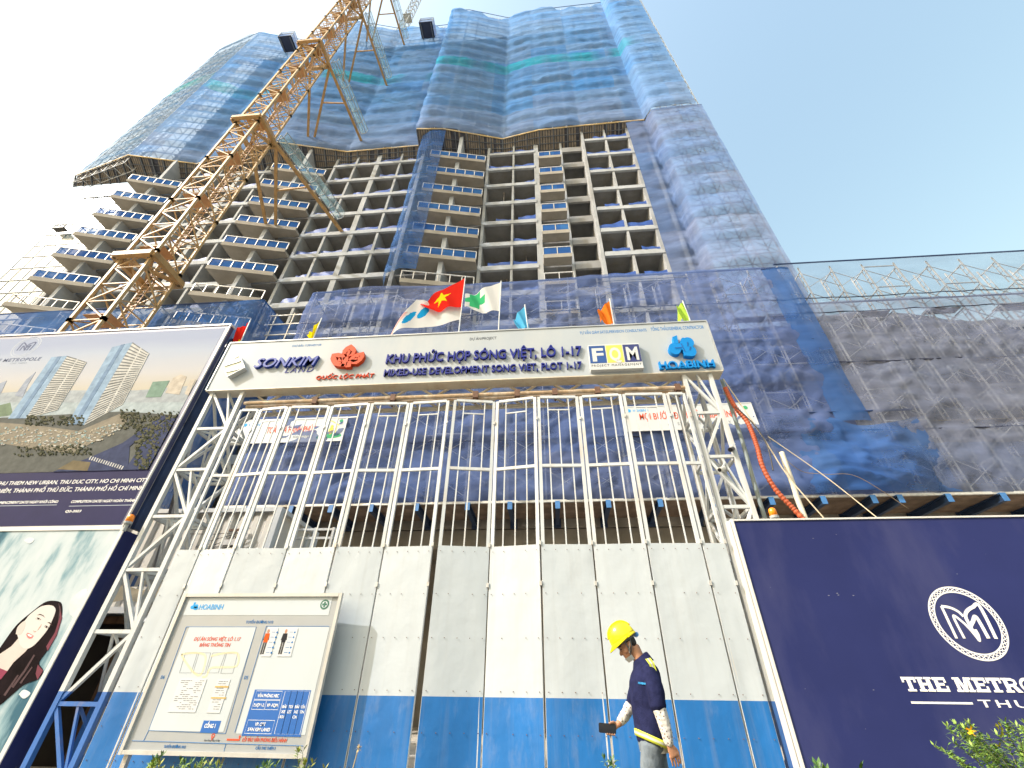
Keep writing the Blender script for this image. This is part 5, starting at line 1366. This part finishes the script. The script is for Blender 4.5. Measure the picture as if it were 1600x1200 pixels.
# ================================================================== small equipment
def beacon(label, px, py, Y):
    p = at(px, py, Y); t = thing('beacon_light', label, 'warning light', (p.x, p.y, p.z), 'orange beacon lights')
    b = MB(); b.tube([(p.x,p.y,p.z-.16),(p.x,p.y,p.z-.02)], .035, 10); b.tube([(p.x,p.y,p.z-.02),(p.x,p.y,p.z+.02)], .075, 14); b.build('base', M_grey_steel, t)
    b = MB(); b.tube([(p.x,p.y,p.z+.02),(p.x,p.y,p.z+.14),(p.x,p.y,p.z+.165)], .062, 14, radii=[.066,.06,.03]); b.build('lens', mat('orange_lens', (.85,.24,.01), .2, var=.1), t, True)
beacon('orange beacon light at the right end of the lower left billboard', 200, 817, 7.95)
beacon('orange beacon light on top of the navy billboard', 1210, 808, 7.98)
def camera_(label, px, py, aim, body, col, Y=8.02):
    p = Vector(at(px, py, Y)); t = thing('security_camera', label, 'camera', p, 'cameras on the right gate tower'); d = Vector(aim).normalized()
    b = MB(); b.tube([p-d*.10, p+d*.10], .045, 12); b.build('housing', mat(body, col, .35), t)
    b = MB(); b.tube([p+d*.101, p+d*.115], .036, 12); b.build('lens', mat('black_glass', (.01,.01,.012), .1), t)
    b = MB(); b.bar(p-d*.06+Vector((0,0,.04)), p+Vector((.12,.06,.16)), .03); b.build('mount', M_white, t)
camera_('grey bullet camera pointing down left on the right gate tower', 1128, 733, (-.6,-.5,-.35), 'camera_grey', (.55,.54,.50))
camera_('black camera with a white cap higher on the right gate tower', 1143, 702, (-.5,-.6,-.4), 'camera_black', (.03,.03,.03))
def cable(name, label, cat, pts, r, m, k=8, rib=False):
    P = [Vector(q[1:]) if q[0] == 'w' else Vector(at(*q)) for q in pts]; C = []
    for i in range(len(P)-1):
        p0, p1, p2, p3 = P[max(0,i-1)], P[i], P[i+1], P[min(len(P)-1,i+2)]
        for s_ in range(14):
            t = s_/14; C.append(.5*((2*p1)+(-p0+p2)*t+(2*p0-5*p1+4*p2-p3)*t*t+(-p0+3*p1-3*p2+p3)*t**3))
    C.append(P[-1]); b = MB()
    if rib:
        D = []
        tot = 0
        for i in range(len(C)-1):
            n_ = max(1, int((C[i+1]-C[i]).length/.012))
            for j in range(n_): D.append(C[i].lerp(C[i+1], j/n_))
        b.tube(D, r, k, radii=[r*(1.0 if (i % 4) < 2 else .82) for i in range(len(D))])
    else: b.tube(C, r, k)
    return tag(b.build(name, m, None, True, loc=P[-1]), label, cat)
cable('corrugated_hose', 'orange red corrugated hose hanging beside the right gate tower', 'hose', [(1133,606,8.3),(1148,635,8.3),(1168,660,8.3),(1182,695,8.3),(1192,730,8.3),(1212,765,8.3),(1240,795,8.3),(1258,815,8.3)], .05, mat('orange_hose', (.42,.085,.03), .6, var=.2), 10, True)
cable('guy_rope', 'long pale guy rope running down right from the sign corner past the navy billboard', 'rope', [(1130,592,8.4),(1190,680,8.3),(1230,742,8.3),(1292,815,8.3)], .014, mat('pale_rope', (.55,.48,.36), .9), 6)
cable('guy_rope', 'thin tan rope slanting right to the top edge of the navy billboard', 'rope', [(1200,682,8.6),(1290,745,8.5),(1378,815,8.3)], .010, mat('pale_rope', (.55,.48,.36), .9), 6)
cable('slack_wire', 'slack brown wire looping right of the orange hose', 'wire', [(1215,705,8.6),(1250,735,8.6),(1290,741,8.6),(1340,745,8.7),(1420,795,8.8)], .006, mat('brown_wire', (.25,.19,.13), .8), 5)
cable('black_cable', 'black cable hanging beside the orange hose', 'cable', [(1148,635,8.25),(1165,650,8.25),(1185,672,8.25),(1200,700,8.25),(1208,735,8.25)], .012, M_dark, 6)
cable('drain_pipe', 'grey green pipe strapped to the outside of the right gate tower', 'pipe', [(1128,594,8.5),(1160,690,8.5),(1196,812,8.5),('w',at(1196,812,8.5).x,8.5,0)], .04, mat('grey_green_pipe', (.22,.26,.25), .5), 10)
cable('leaning_pole', 'pale round pole leaning behind the navy billboard', 'pole', [(1221,707,8.4),(1240,760,8.4),(1262,820,8.4),('w',at(1262,820,8.4).x+.1,8.4,0)], .05, mat('pale_pole', (.62,.58,.48), .7), 10)

# ================================================================== PLANTS
M_leaf = mat('green_leaf', (.055,.125,.02), .5, var=.45, vscale=9); M_leaf2 = mat('young_leaf', (.22,.33,.06), .5, var=.4, vscale=9); M_stem = mat('plant_stem', (.10,.11,.045), .7, var=.2)
M_leafy = mat('yellow_green_leaf', (.26,.27,.03), .5, var=.3, vscale=9); M_dry = mat('dry_plant', (.46,.36,.20), .9, var=.25)
M_leafb = mat('bright_leaf', (.13,.25,.04), .5, var=.45, vscale=9)
def leaf(b, p, d, L, w, m=0, droop=.2):
    d = d.normalized(); s_ = d.cross(Vector((0,0,1)))
    s_ = s_.normalized() if s_.length > .05 else Vector((1,0,0)); nn = s_.cross(d)
    mid = p+d*L*.5+Vector((0,0,L*.06)); tip = p+d*L-Vector((0,0,L*droop))
    n = len(b.v); b.v += [tuple(p), tuple(mid+s_*w/2-nn*w*.12), tuple(tip), tuple(mid-s_*w/2-nn*w*.12), tuple(mid)]
    for f_ in ((n,n+1,n+4),(n+1,n+2,n+4),(n+2,n+3,n+4),(n+3,n,n+4)): b.f.append(f_); b.m.append(m)
def plant(name, label, base, height, nstems, spread, nleaf, L, w, seed, mats, group=None, lean=(0,0), flowers=0):
    rs = random.Random(seed); t = thing(name, label, 'shrub' if name == 'shrub' else 'weed', base, group)
    st = MB(); lf = MB(); fl_ = []
    for s_ in range(nstems):
        a = rs.uniform(0, 6.28); h = height*rs.uniform(.6,1.0); sx_, sy_ = spread*rs.uniform(.2,1)*math.cos(a)+lean[0]*h, spread*rs.uniform(.2,1)*math.sin(a)+lean[1]*h
        pts = [Vector(base)+Vector((sx_*(i/9)**1.3+.02*math.sin(i*1.3+s_), sy_*(i/9)**1.3, h*(i/9)*(1-.12*(i/9)**2))) for i in range(10)]
        st.tube(pts, .006, 5, radii=[.009*(1-.75*i/9) for i in range(10)])
        for k in range(nleaf):
            q = rs.uniform(.15,1)**.7*9; i = min(8, int(q)); p = pts[i].lerp(pts[i+1], q-i)
            aa = rs.uniform(0, 6.28); d = Vector((math.cos(aa), math.sin(aa), rs.uniform(.1,.9)))
            leaf(lf, p, d, L*rs.uniform(.6,1.15), w*rs.uniform(.7,1.15), rs.choice((0,0,1)), rs.uniform(.0,.35))
        for _ in range(3): 
            aa = rs.uniform(0,6.28); leaf(lf, pts[-1], Vector((math.cos(aa)*.6, math.sin(aa)*.6, 1)), L*.9, w*.8, 1, .05)
        fl_.append(pts[-1])
    st.build('stems', M_stem, t); lf.build('leaves', mats, t, False)
    return t, fl_
sh, tips = plant('shrub', 'leafy green shrub with a yellow flower in front of the navy billboard', (4.75,6.3,0), 1.16, 44, .62, 80, .085, .028, 3, [M_leafb, M_leaf2], lean=(-.12,0))
b = MB(); p = Vector(at(1516,1142,6.05))
for k in range(5):
    a = k*2*math.pi/5; leaf(b, p, Vector((math.cos(a), -.5, math.sin(a))), .055, .05, 0, 0)
b.ball(p-Vector((0,.01,0)), .014,.014,.014,8,5); b.build('flower', mat('yellow_petal', (.85,.50,.01), .5, var=.1), sh)
b = MB(); rs = random.Random(8)
for k in range(22): 
    q = Vector(at(1570+rs.uniform(-9,9), 1148+rs.uniform(-12,22), 6.1)); leaf(b, q, Vector((rs.uniform(-1,1), rs.uniform(-1,.2), rs.uniform(.2,1))), .075, .026, 0, .1)
b.build('yellow_leaves', M_leafy, sh)
plant('broadleaf_weed', 'bright green broad leaved plant at the foot of the navy billboard', (2.85,6.2,0), .70, 12, .22, 14, .15, .06, 12, [M_leaf2, M_leaf])
for i, (px, h, seed, lab) in enumerate(((232,.60,21,'leafy weed under the left corner of the information board'),(255,.55,22,'leafy weed with pale buds under the left part of the information board'),(300,.56,23,'dense leafy weed under the middle of the information board'),(330,.55,27,'dark leafy weed under the right part of the information board'),(430,.58,24,'thin weed just left of the right post of the information board'),(484,.72,25,'slender weed beside the right post of the information board'),(962,.70,26,'small leafy weed in front of the gate just left of the worker'),(985,.52,28,'low weed at the feet of the worker'))):
    p = at(px, 1190, 6.75); plant('weed', lab, (p.x, 6.75, 0), h*.98, 8, .2, 20, .10, .03, seed, [M_leaf2, M_leafy if i % 2 else M_leaf], 'weeds along the foot of the gate')
t = thing('dry_weed', 'dry brown seed head on a thin stalk right of the information board', 'weed', (at(550,1190,6.8).x,6.8,0))
b = MB(); p = Vector(at(560,1170,6.8)); q = Vector((at(548,1200,6.8).x,6.8,0)); b.tube([q, q.lerp(p,.5)+Vector((-.02,0,.03)), p], .006, 5); b.build('stalk', M_dry, t)
b = MB(); rs = random.Random(2)
for k in range(26): leaf(b, p, Vector((rs.uniform(-1,1), rs.uniform(-1,1), rs.uniform(-.6,1))), .05, .014, 0, 0)
b.build('seed_head', M_dry, t)
g = MB(); rs = random.Random(77)
for k in range(900):
    x, y = rs.uniform(-8,8), rs.uniform(6.7,7.7); p = Vector((x,y,0)); leaf(g, p, Vector((rs.uniform(-.5,.5), rs.uniform(-.5,.5), 1)), rs.uniform(.1,.38), .012, rs.choice((0,1)), .1)
o = g.build('grass', [M_leaf2, M_leafy], None, loc=(0,7,0)); o['kind'] = 'stuff'; tag(o, 'thin rough grass growing along the foot of the gate and boards', 'grass')
# ================================================================== PERSON
def ring(c, u, v, ru, rv, n=20, e=1.0):
    c, u, v = Vector(c), Vector(u).normalized(), Vector(v).normalized(); out = []
    for i in range(n):
        t = 2*math.pi*i/n; cu, sv = math.cos(t), math.sin(t)
        cu = math.copysign(abs(cu)**e, cu); sv = math.copysign(abs(sv)**e, sv)
        out.append(c+u*ru*cu+v*rv*sv)
    return out
def limb(b, pts, radii, n=14, flat=1.0):
    P = [Vector(p) for p in pts]; C = []; Rr = []
    for i in range(len(P)-1):
        p0, p1, p2, p3 = P[max(0,i-1)], P[i], P[i+1], P[min(len(P)-1,i+2)]
        for s_ in range(5):
            t = s_/5; C.append(.5*((2*p1)+(-p0+p2)*t+(2*p0-5*p1+4*p2-p3)*t*t+(-p0+3*p1-3*p2+p3)*t**3)); Rr.append(radii[i]*(1-t)+radii[i+1]*t)
    C.append(P[-1]); Rr.append(radii[-1])
    C = [C[0]-(C[1]-C[0]).normalized()*Rr[0]*.4]+C+[C[-1]+(C[-1]-C[-2]).normalized()*Rr[-1]*.6]; Rr = [Rr[0]*.55]+Rr+[Rr[-1]*.5]
    b.tube(C, 1, n, radii=Rr)
def remesh(b, name, voxel, mats, parent, smooth_it=4, wrinkle=0, wscale=10, paint=None, seed=0):
    o = b.build(name, mats, parent)
    md = o.modifiers.new('r', 'REMESH'); md.mode = 'VOXEL'; md.voxel_size = voxel
    sm_ = o.modifiers.new('s', 'SMOOTH'); sm_.iterations = smooth_it; sm_.factor = .5
    dg = bpy.context.evaluated_depsgraph_get(); me = bpy.data.meshes.new_from_object(o.evaluated_get(dg))
    old = o.data; o.modifiers.clear(); o.data = me; bpy.data.meshes.remove(old); me.name = name
    me.materials.clear()
    for mt in (mats if isinstance(mats, (list, tuple)) else [mats]): me.materials.append(mt)
    if wrinkle:
        for v in me.vertices:
            q = v.co
            w = noise.noise(Vector((q.x*wscale+seed, q.y*wscale, q.z*wscale*.7+q.x*wscale*.8)))
            w = (1-abs(w)*2)*.6+.4*noise.noise(q*wscale*2.1)
            v.co += v.normal*wrinkle*w
    off = ABS[o.name]
    for p in me.polygons:
        p.use_smooth = True
        p.material_index = paint(Vector(p.center)+off) if paint else 0
    return o
PY = 5.15
PE = thing('person', 'man in a yellow hard hat and navy work shirt walking left holding a phone', 'person', (.86,PY,0))
def skin_mat():
    return mat('skin', (.40,.205,.125), .5, var=.10, vscale=25, spec=.4)
M_skin = skin_mat()
NY, FY = PY-.175, PY+.175           # near and far shoulder
def ap(px, py, Y): return Vector(at(px, py, Y))
sho_n = Vector((.90,NY+.02,1.385)); elb_n = ap(1029,1108,NY-.04); wri_n = ap(1046,1163,NY-.05); knu_n = ap(1054,1181,NY-.04)
sho_f = Vector((.875,FY-.01,1.385)); elb_f = Vector((.745,FY+.06,1.115)); wri_f = ap(966,1132,FY-.03)
EF = Vector((-.863,0,-.50)); EU = Vector((-.50,0,.863)); EL = Vector((0,1,0))
HO = Vector((.738,PY,1.613))
def hp(u, f_, w=0): return HO+EU*u+EF*f_+EL*w
b = MB()
b.loft([ring(hp(u,c), EF, EL, rd, rw, 22, .92) for (u, c, rd, rw) in
        ((-.122,.052,.012,.012),(-.115,.05,.03,.024),(-.098,.04,.047,.038),(-.07,.022,.067,.052),(-.035,.006,.083,.063),(0,0,.092,.070),(.035,-.004,.096,.073),(.07,-.008,.088,.068),(.10,-.01,.062,.05),(.117,-.01,.025,.02))])
b.ball(hp(-.032,.098), .017,.015,.022, 12, 8)                                   # nose
b.loft([ring(hp(u,f_), EF, EL, rd, rw, 10) for (u,f_,rd,rw) in ((.012,.078,.008,.008),(-.005,.086,.010,.009),(-.03,.098,.014,.013),(-.042,.092,.010,.012),(-.046,.086,.004,.006))])
b.ball(hp(.012,.078,.028), .018,.026,.010, 10, 6); b.ball(hp(.012,.078,-.028), .018,.026,.010, 10, 6)
b.ball(hp(-.066,.080), .014,.024,.008, 10, 6); b.ball(hp(-.078,.078), .013,.021,.008, 10, 6); b.ball(hp(-.105,.060), .024,.024,.018, 10, 6)
for sgn in (-1, 1): b.ball(hp(-.008,-.012,sgn*.071), .020,.012,.032, 12, 8); b.ball(hp(-.038,.05,sgn*.045), .026,.02,.022, 10, 6)
limb(b, [(.868,PY,1.40),(.845,PY,1.47),hp(-.05,-.045)], [.072,.058,.056], 18)
# trunk and limbs under the clothes
b.loft([ring((x,PY,z), (1,0,0), (0,1,0), rx, ry, 22) for (x,z,rx,ry) in ((.85,.80,.09,.13),(.85,.92,.10,.15),(.85,1.05,.09,.135),(.855,1.2,.10,.15),(.87,1.33,.10,.165),(.88,1.40,.07,.13),(.875,1.43,.04,.06))])
limb(b, [sho_n, elb_n, wri_n], [.050,.040,.028]); limb(b, [sho_f, elb_f, wri_f], [.050,.040,.028])
HIPN, HIPF = Vector((.835,PY-.085,.86)), Vector((.875,PY+.085,.86))
KN, AN = Vector((.755,PY-.085,.47)), Vector((.70,PY-.085,.085)); KF, AF = Vector((.93,PY+.085,.46)), Vector((1.13,PY+.085,.15))
limb(b, [HIPN, KN, AN], [.082,.056,.040]); limb(b, [HIPF, KF, AF], [.082,.056,.040])
limb(b, [AN+Vector((.04,0,-.03)), AN+Vector((-.16,0,-.045))], [.035,.03]); limb(b, [AF+Vector((.03,0,-.01)), AF+Vector((-.12,0,-.10))], [.035,.03])
# near hand: hanging, half curled, seen from its back
dv = (knu_n-wri_n).normalized(); lat = Vector((dv.z,0,-dv.x)).normalized()
b.loft([ring(wri_n.lerp(knu_n, t), lat, (0,1,0), rw, rd, 14, .9) for (t, rw, rd) in ((-.15,.027,.021),(.15,.030,.019),(.55,.038,.017),(.95,.040,.016),(1.1,.036,.013))])
for k, (o_, L_) in enumerate(((-.036,.074),(-.0125,.084),(.0125,.080),(.036,.064))):
    a0 = knu_n+lat*o_-dv*.01; d1 = (dv+Vector((-.10,.10,0))).normalized(); d2 = (dv*.95+Vector((-.16,.14,0))).normalized(); d3 = (dv*.85+Vector((-.26,.22,0))).normalized()
    p1 = a0+d1*L_*.48; p2 = p1+d2*L_*.32; p3 = p2+d3*L_*.25
    limb(b, [a0, p1, p2, p3], [.0098,.0090,.0083,.0072], 10)
th = wri_n+dv*.03+lat*(-.030)
limb(b, [wri_n+dv*.01-lat*.012, th+Vector((-.006,-.004,0)), th+dv*.036-lat*.010, th+dv*.062-lat*.006], [.015,.0125,.0105,.0085], 10)
# far hand: grips the phone, thumb on its upper edge, fingers behind with the tips below
PH = [ap(936,1129,FY-.08), ap(962.6,1131.5,FY-.05), ap(961.8,1147,FY-.05), ap(935.6,1144.5,FY-.08)]
phc = sum(PH, Vector())/4; pu = (PH[1]-PH[0]).normalized(); pv = ((PH[3]-PH[0])-pu*((PH[3]-PH[0]).dot(pu))).normalized(); pn = pu.cross(pv).normalized()
if pn.y > 0: pn = -pn
PW, PHh = (PH[1]-PH[0]).length, (PH[3]-PH[0]).length
palm = phc+pu*(PW*.34)-pn*.022-pv*.006
b.loft([ring(wri_f.lerp(palm, t), pv, pn, rw, rd, 14, .9) for (t, rw, rd) in ((-.1,.024,.021),(.25,.030,.020),(.6,.038,.018),(1.0,.038,.014),(1.15,.028,.009))])
for k in range(4):
    s0 = palm-pu*(-.012+.019*k)+pv*.02-pn*.004; s1 = s0+pv*.028-pn*.006-pu*.006; tip_ = phc+pu*(PW*(.40-.135*k))+pv*(PHh*.5+.007)-pn*.004; t2 = tip_+pn*.013-pv*.004
    limb(b, [s0, s1, tip_, t2], [.0102,.0095,.0088,.0076], 10)
t0 = palm+pu*.012-pv*.028; limb(b, [t0, phc+pu*PW*.40-pv*(PHh*.5+.012)-pn*.004, phc+pu*PW*.22-pv*(PHh*.5+.008)+pn*.004, phc+pu*PW*.10-pv*(PHh*.5+.002)+pn*.008], [.016,.0128,.0110,.0090], 10)
remesh(b, 'body', .0046, M_skin, PE, 3)
# eyes, brows
e_ = MB()
for sgn in (-1, 1):
    e_.ball(hp(-.004,.080,sgn*.030), .010,.011,.0075, 10, 6)
e_.build('eyes', mat('dark_eye', (.02,.012,.01), .2), PE, True)
e_ = MB()
for sgn in (-1, 1): e_.tube([hp(.020,.082,sgn*.012), hp(.026,.088,sgn*.03), hp(.020,.074,sgn*.052)], .005, 6)
e_.build('eyebrows', mat('black_hair', (.012,.010,.009), .6), PE, True)
hr = MB()
hr.loft([ring(hp(u,c), EF, EL, rd, rw, 24) for (u,c,rd,rw) in ((-.050,-.052,.020,.045),(-.035,-.050,.040,.062),(-.005,-.040,.058,.073),(.02,-.022,.078,.077),(.045,-.008,.098,.079),(.075,-.008,.094,.074),(.10,-.008,.07,.055))])
remesh(hr, 'hair', .006, mat('black_hair', (.012,.010,.009), .6), PE, 2, .002, 60)
# shirt
def shade_shirt(q):
    if q.z < .895-.0: pass
    return 0
M_shirt = mat('navy_work_cloth', (.015,.018,.058), .95, spec=.08, var=.25, vscale=14, bump=.3, bscale=60)
sh_ = MB()
sh_.loft([ring((x,PY,z), (1,0,.0), (0,1,0), rx, ry, 28) for (x,z,rx,ry) in ((.866,.865,.135,.180),(.862,.93,.140,.186),(.855,1.02,.138,.182),(.852,1.12,.138,.180),(.856,1.22,.145,.184),(.868,1.31,.146,.190),(.882,1.375,.130,.184),(.890,1.420,.106,.158),(.884,1.455,.082,.112),(.866,1.49,.066,.070))])
limb(sh_, [sho_n+Vector((-.01,.03,.005)), sho_n.lerp(elb_n,.5)+Vector((.006,-.012,0)), elb_n+Vector((-.002,0,.015))], [.078,.074,.066], 18)
limb(sh_, [sho_f+Vector((-.01,-.03,.005)), sho_f.lerp(elb_f,.5), elb_f], [.078,.070,.062], 18)
remesh(sh_, 'work_shirt', .007, M_shirt, PE, 4, .0135, 8, seed=2)
cl = MB()
N_ = 22
for lay in range(2):
    pass
C0 = [ring((.866,PY,1.455), (1,0,.35), (0,1,0), .066, .070, N_), ring((.848,PY,1.515), (1,0,.62), (0,1,0), .072, .072, N_), ring((.852,PY,1.508), (1,0,.6), (0,1,0), .086, .086, N_), ring((.872,PY,1.445), (1,0,.35), (0,1,0), .112, .118, N_)]
cl.loft(C0, cap=False); cl.build('collar', M_shirt, PE, True)
M_refl = mat('lime_reflective', (.60,.66,.06), .45, var=.1); M_silver = mat('silver_stripe', (.55,.58,.45), .4)
hm = MB(); sl_ = MB()
def hem(z, o_, tilt=.10): return [Vector((.866+(.144+o_)*math.cos(t), PY+(.189+o_)*math.sin(t), z-tilt*math.cos(t)*.55)) for t in [2*math.pi*i/28 for i in range(28)]]
hm.loft([hem(.850,.004), hem(.850,.013), hem(.900,.013), hem(.900,.004)], cap=False); sl_.loft([hem(.866,.0145), hem(.884,.0145)], cap=False)
h1 = hm.build('hem_band', M_refl, PE, True); sl_.build('silver_stripe', M_silver, h1, True)
# reflective flashes across the back of the shoulders
for sgn in ():
    bb = MB()
    for w0, mt in ((0,0),(1,1),(2,0)):
        pts = []
        for i in range(9):
            t = i/8; z = 1.425-.15*t; x = .945+.075*math.sin(t*1.7); y = PY+sgn*(.045+.055*t+.022*(w0-1)); pts.append(Vector((x+.014, y, z)))
        for i in range(8):
            n_ = Vector((1,0,.35)).normalized()*.012; bb.quad(pts[i]+Vector((0,-.011,0))+n_, pts[i]+Vector((0,.011,0))+n_, pts[i+1]+Vector((0,.011,0))+n_, pts[i+1]+Vector((0,-.011,0))+n_, mt)
    bb.build('shoulder_band', [M_refl, M_silver], PE, True)
fb = MB()
pts = [ap(1011.5,1029,NY+.03), ap(1017.5,1037,NY-.005), ap(1022.5,1052.5,NY+.01)]
for wq, mt in ((-1,0),(0,1),(1,0)):
    q = [p+Vector((.017*wq,-.022,.004*wq)) for p in pts]
    for i in range(2): fb.quad(q[i]+Vector((-.008,0,0)), q[i]+Vector((.008,0,0)), q[i+1]+Vector((.008,0,0)), q[i+1]+Vector((-.008,0,0)), mt)
fb.build('shoulder_flash', [M_refl, M_silver], PE)
pk = MB(); add_text(pk, 'HOABINH', 0, 0, .075, .016, 0, .002, bold=.02)
pk.v = [(.772+v[0]*.80, PY-.158-v[0]*.55+v[1]-.006, 1.285+v[2]-.10*v[0]) for v in pk.v]; pk.build('chest_lettering', I_lblue, PE)
pc = MB(); pc.box(.765,PY-.172,1.165,.840,PY-.160,1.245); 
# white patterned under sleeves
m, n, l, out = newmat('dotted_sleeve'); bs = n.new('ShaderNodeBsdfPrincipled'); bs.inputs['Roughness'].default_value = .85
vo = n.new('ShaderNodeTexVoronoi'); vo.inputs['Scale'].default_value = 42; gg = n.new('ShaderNodeNewGeometry'); l.new(gg.outputs['Position'], vo.inputs['Vector'])
l.new(ramp(n, l, vo.outputs['Distance'], [(.20,(.08,.04,.04)),(.30,(.54,.52,.50))]), bs.inputs['Base Color']); l.new(bs.outputs[0], out.inputs[0]); M_slv = m
b = MB(); limb(b, [elb_n+Vector((0,0,.035)), elb_n.lerp(wri_n,.45)+Vector((.010,0,0)), wri_n+Vector((-.002,0,.005))], [.058,.050,.034], 16); remesh(b, 'inner_sleeve', .006, M_slv, PE, 3, .010, 20, seed=5)
b = MB(); limb(b, [elb_f+Vector((0,0,.02)), elb_f.lerp(wri_f,.5), wri_f.lerp(elb_f,.14)], [.054,.046,.036], 16); remesh(b, 'inner_sleeve', .006, M_slv, PE, 3, .007, 22, seed=8)
b = MB(); b.loft([ring((.862,PY,z), (1,0,0), (0,1,0), rx, rx+.04, 24) for (z,rx) in ((.79,.124),(.84,.128),(.90,.125))], cap=False); b.build('undershirt_hem', M_slv, PE, True)
M_jean = mat('faded_jeans', (.115,.145,.18), .9, var=.35, vscale=8, dirt=(.20,.235,.26), dscale=6, damt=.7, bump=.3, bscale=80)
b = MB()
b.loft([ring((x,PY,z), (1,0,0), (0,1,0), rx, ry, 24) for (x,z,rx,ry) in ((.856,.92,.115,.165),(.856,.86,.122,.170),(.855,.80,.118,.165),(.855,.76,.09,.13))])
limb(b, [HIPN+Vector((0,0,-.02)), KN, AN+Vector((.01,0,.03))], [.100,.075,.062], 18); limb(b, [HIPF+Vector((0,0,-.02)), KF, AF+Vector((-.01,0,.05))], [.100,.075,.062], 18)
remesh(b, 'jeans', .008, M_jean, PE, 3, .008, 11, seed=3)
for A_, tilt in ((AN, 0), (AF, -.35)):
    b = MB(); d = Vector((-math.cos(tilt),0,math.sin(tilt))); limb(b, [A_-d*.05+Vector((0,0,-.035)), A_+d*.06+Vector((0,0,-.035)), A_+d*.17+Vector((0,0,-.05))], [.045,.046,.034], 14); remesh(b, 'shoe', .008, mat('dark_shoe', (.04,.04,.045), .6), PE, 3)
# hard hat
M_hat = mat('yellow_helmet', (.86,.72,.01), .18, var=.03, spec=.6)
HB = Vector((.702,PY,1.672)); 
hb = MB(); rings = []
for i in range(11):
    t = i/10*math.pi/2
    rings.append(ring(HB+EU*(.160*math.sin(t)-.012), EF, EL, max(.004,.140*math.cos(t)**.82), max(.004,.115*math.cos(t)**.82), 32))
hb.loft(rings)
# brim: longer to the front
br0 = []; br1 = []; br2 = []
for i in range(32):
    t = 2*math.pi*i/32; f_ = math.cos(t); ext = 1.04+.30*max(0, f_)**3
    for lst, k, h_ in ((br0,.98,0),(br1,ext,-.020-.020*max(0,f_)),(br2,ext-.02,-.028-.020*max(0,f_))):
        lst.append(HB+EF*(.140*math.cos(t)*k)+EL*(.115*math.sin(t)*(1.0 if k < 1 else 1.03))+EU*h_)
hb.loft([br0, br1, br2, [HB+(q-HB)*.93+EU*-.006 for q in br0]], cap=False)
for w_ in (-.028,0,.028):
    hb.tube([HB+EF*(.142*math.cos(t)**.82)*1.0+EL*w_+EU*(.160*math.sin(t)-.012+.002) if math.cos(t) > 0 else HB-EF*(.142*abs(math.cos(t))**.82)+EL*w_+EU*(.160*math.sin(t)-.010) for t in [math.radians(25+i*130/16) for i in range(17)]], .006, 6)
hat = hb.build('hard_hat', M_hat, PE, True)
b = MB(); b.box(HB.x+.02,PY-.128,HB.z-.005,HB.x+.05,PY-.112,HB.z+.02); b.build('side_slot', M_hat, hat)
b = MB()
for sgn in (-1, 1):
    b.tube([HB+EL*sgn*.098+EF*.02, hp(-.03,.02,sgn*.078), hp(-.095,.035,sgn*.05), hp(-.122,.05,sgn*.012)], .006, 5)
    b.tube([HB+EL*sgn*.094-EF*.06, hp(-.03,-.02,sgn*.076), hp(-.07,.02,sgn*.066)], .006, 5)
b.build('chin_strap', mat('dark_grey_strap', (.09,.10,.11), .7), hat, True)
b = MB(); p = HB-EF*.135-EU*.045; b.tube([p-EL*.03, p+EL*.03], .022, 10); b.build('size_knob', mat('blue_knob', (.03,.16,.42), .4), hat)
b = MB(); b.loft([ring(HB+EU*u-EF*.01, EF, EL, .116, .098, 26) for u in (-.045,-.02)], cap=False); b.build('head_band', mat('dark_grey_strap', (.09,.10,.11)), hat, True)
# face mask pulled under the chin
b = MB(); rings = []
for i in range(7):
    t = i/6; u = -.088-.045*t; rings.append([hp(u, .045+.052*math.cos(a)*(1-.15*t)-.01*t, .066*math.sin(a)*(1-.35*t)) for a in [-2.0+4.0*j/14 for j in range(15)]])
n0 = len(b.v)
for r_ in rings: b.v += [tuple(q) for q in r_]
for i in range(6):
    for j in range(14): a = n0+i*15+j; b.f.append((a,a+1,a+16,a+15)); b.m.append(0)
b.build('face_mask', mat('white_mask', (.50,.52,.52), .9, var=.05), PE, True)
b = MB()
for sgn in (-1, 1): b.tube([hp(-.065,.035,sgn*.068), hp(-.02,.0,sgn*.082), hp(.01,-.03,sgn*.08)], .0025, 4)
b.build('mask_loop', mat('white_mask', (.68,.70,.70)), PE)
# phone
ph = thing('phone', 'black phone held out flat in the walking man\'s right hand', 'phone', phc)
b = MB(); k = 7; out_ = []
for (cx_, cy_) in ((1,1),(-1,1),(-1,-1),(1,-1)):
    for i in range(5):
        a = math.atan2(cy_, cx_)-math.pi/4+i/4*math.pi/2; out_.append(((PW/2-.01)*cx_+.01*math.cos(a), (PHh/2-.01)*cy_+.01*math.sin(a)))
b.loft([[phc+pu*x+pv*y+pn*h_ for x, y in out_] for h_ in (-.0045,.0045)]); b.build('phone_body', mat('black_phone', (.012,.013,.017), .25), ph)
b = MB(); b.poly([phc+pu*x*.94+pv*y*.90+pn*.0052 for x, y in out_]); b.build('screen', mat('dark_screen', (.016,.02,.03), .08), ph)
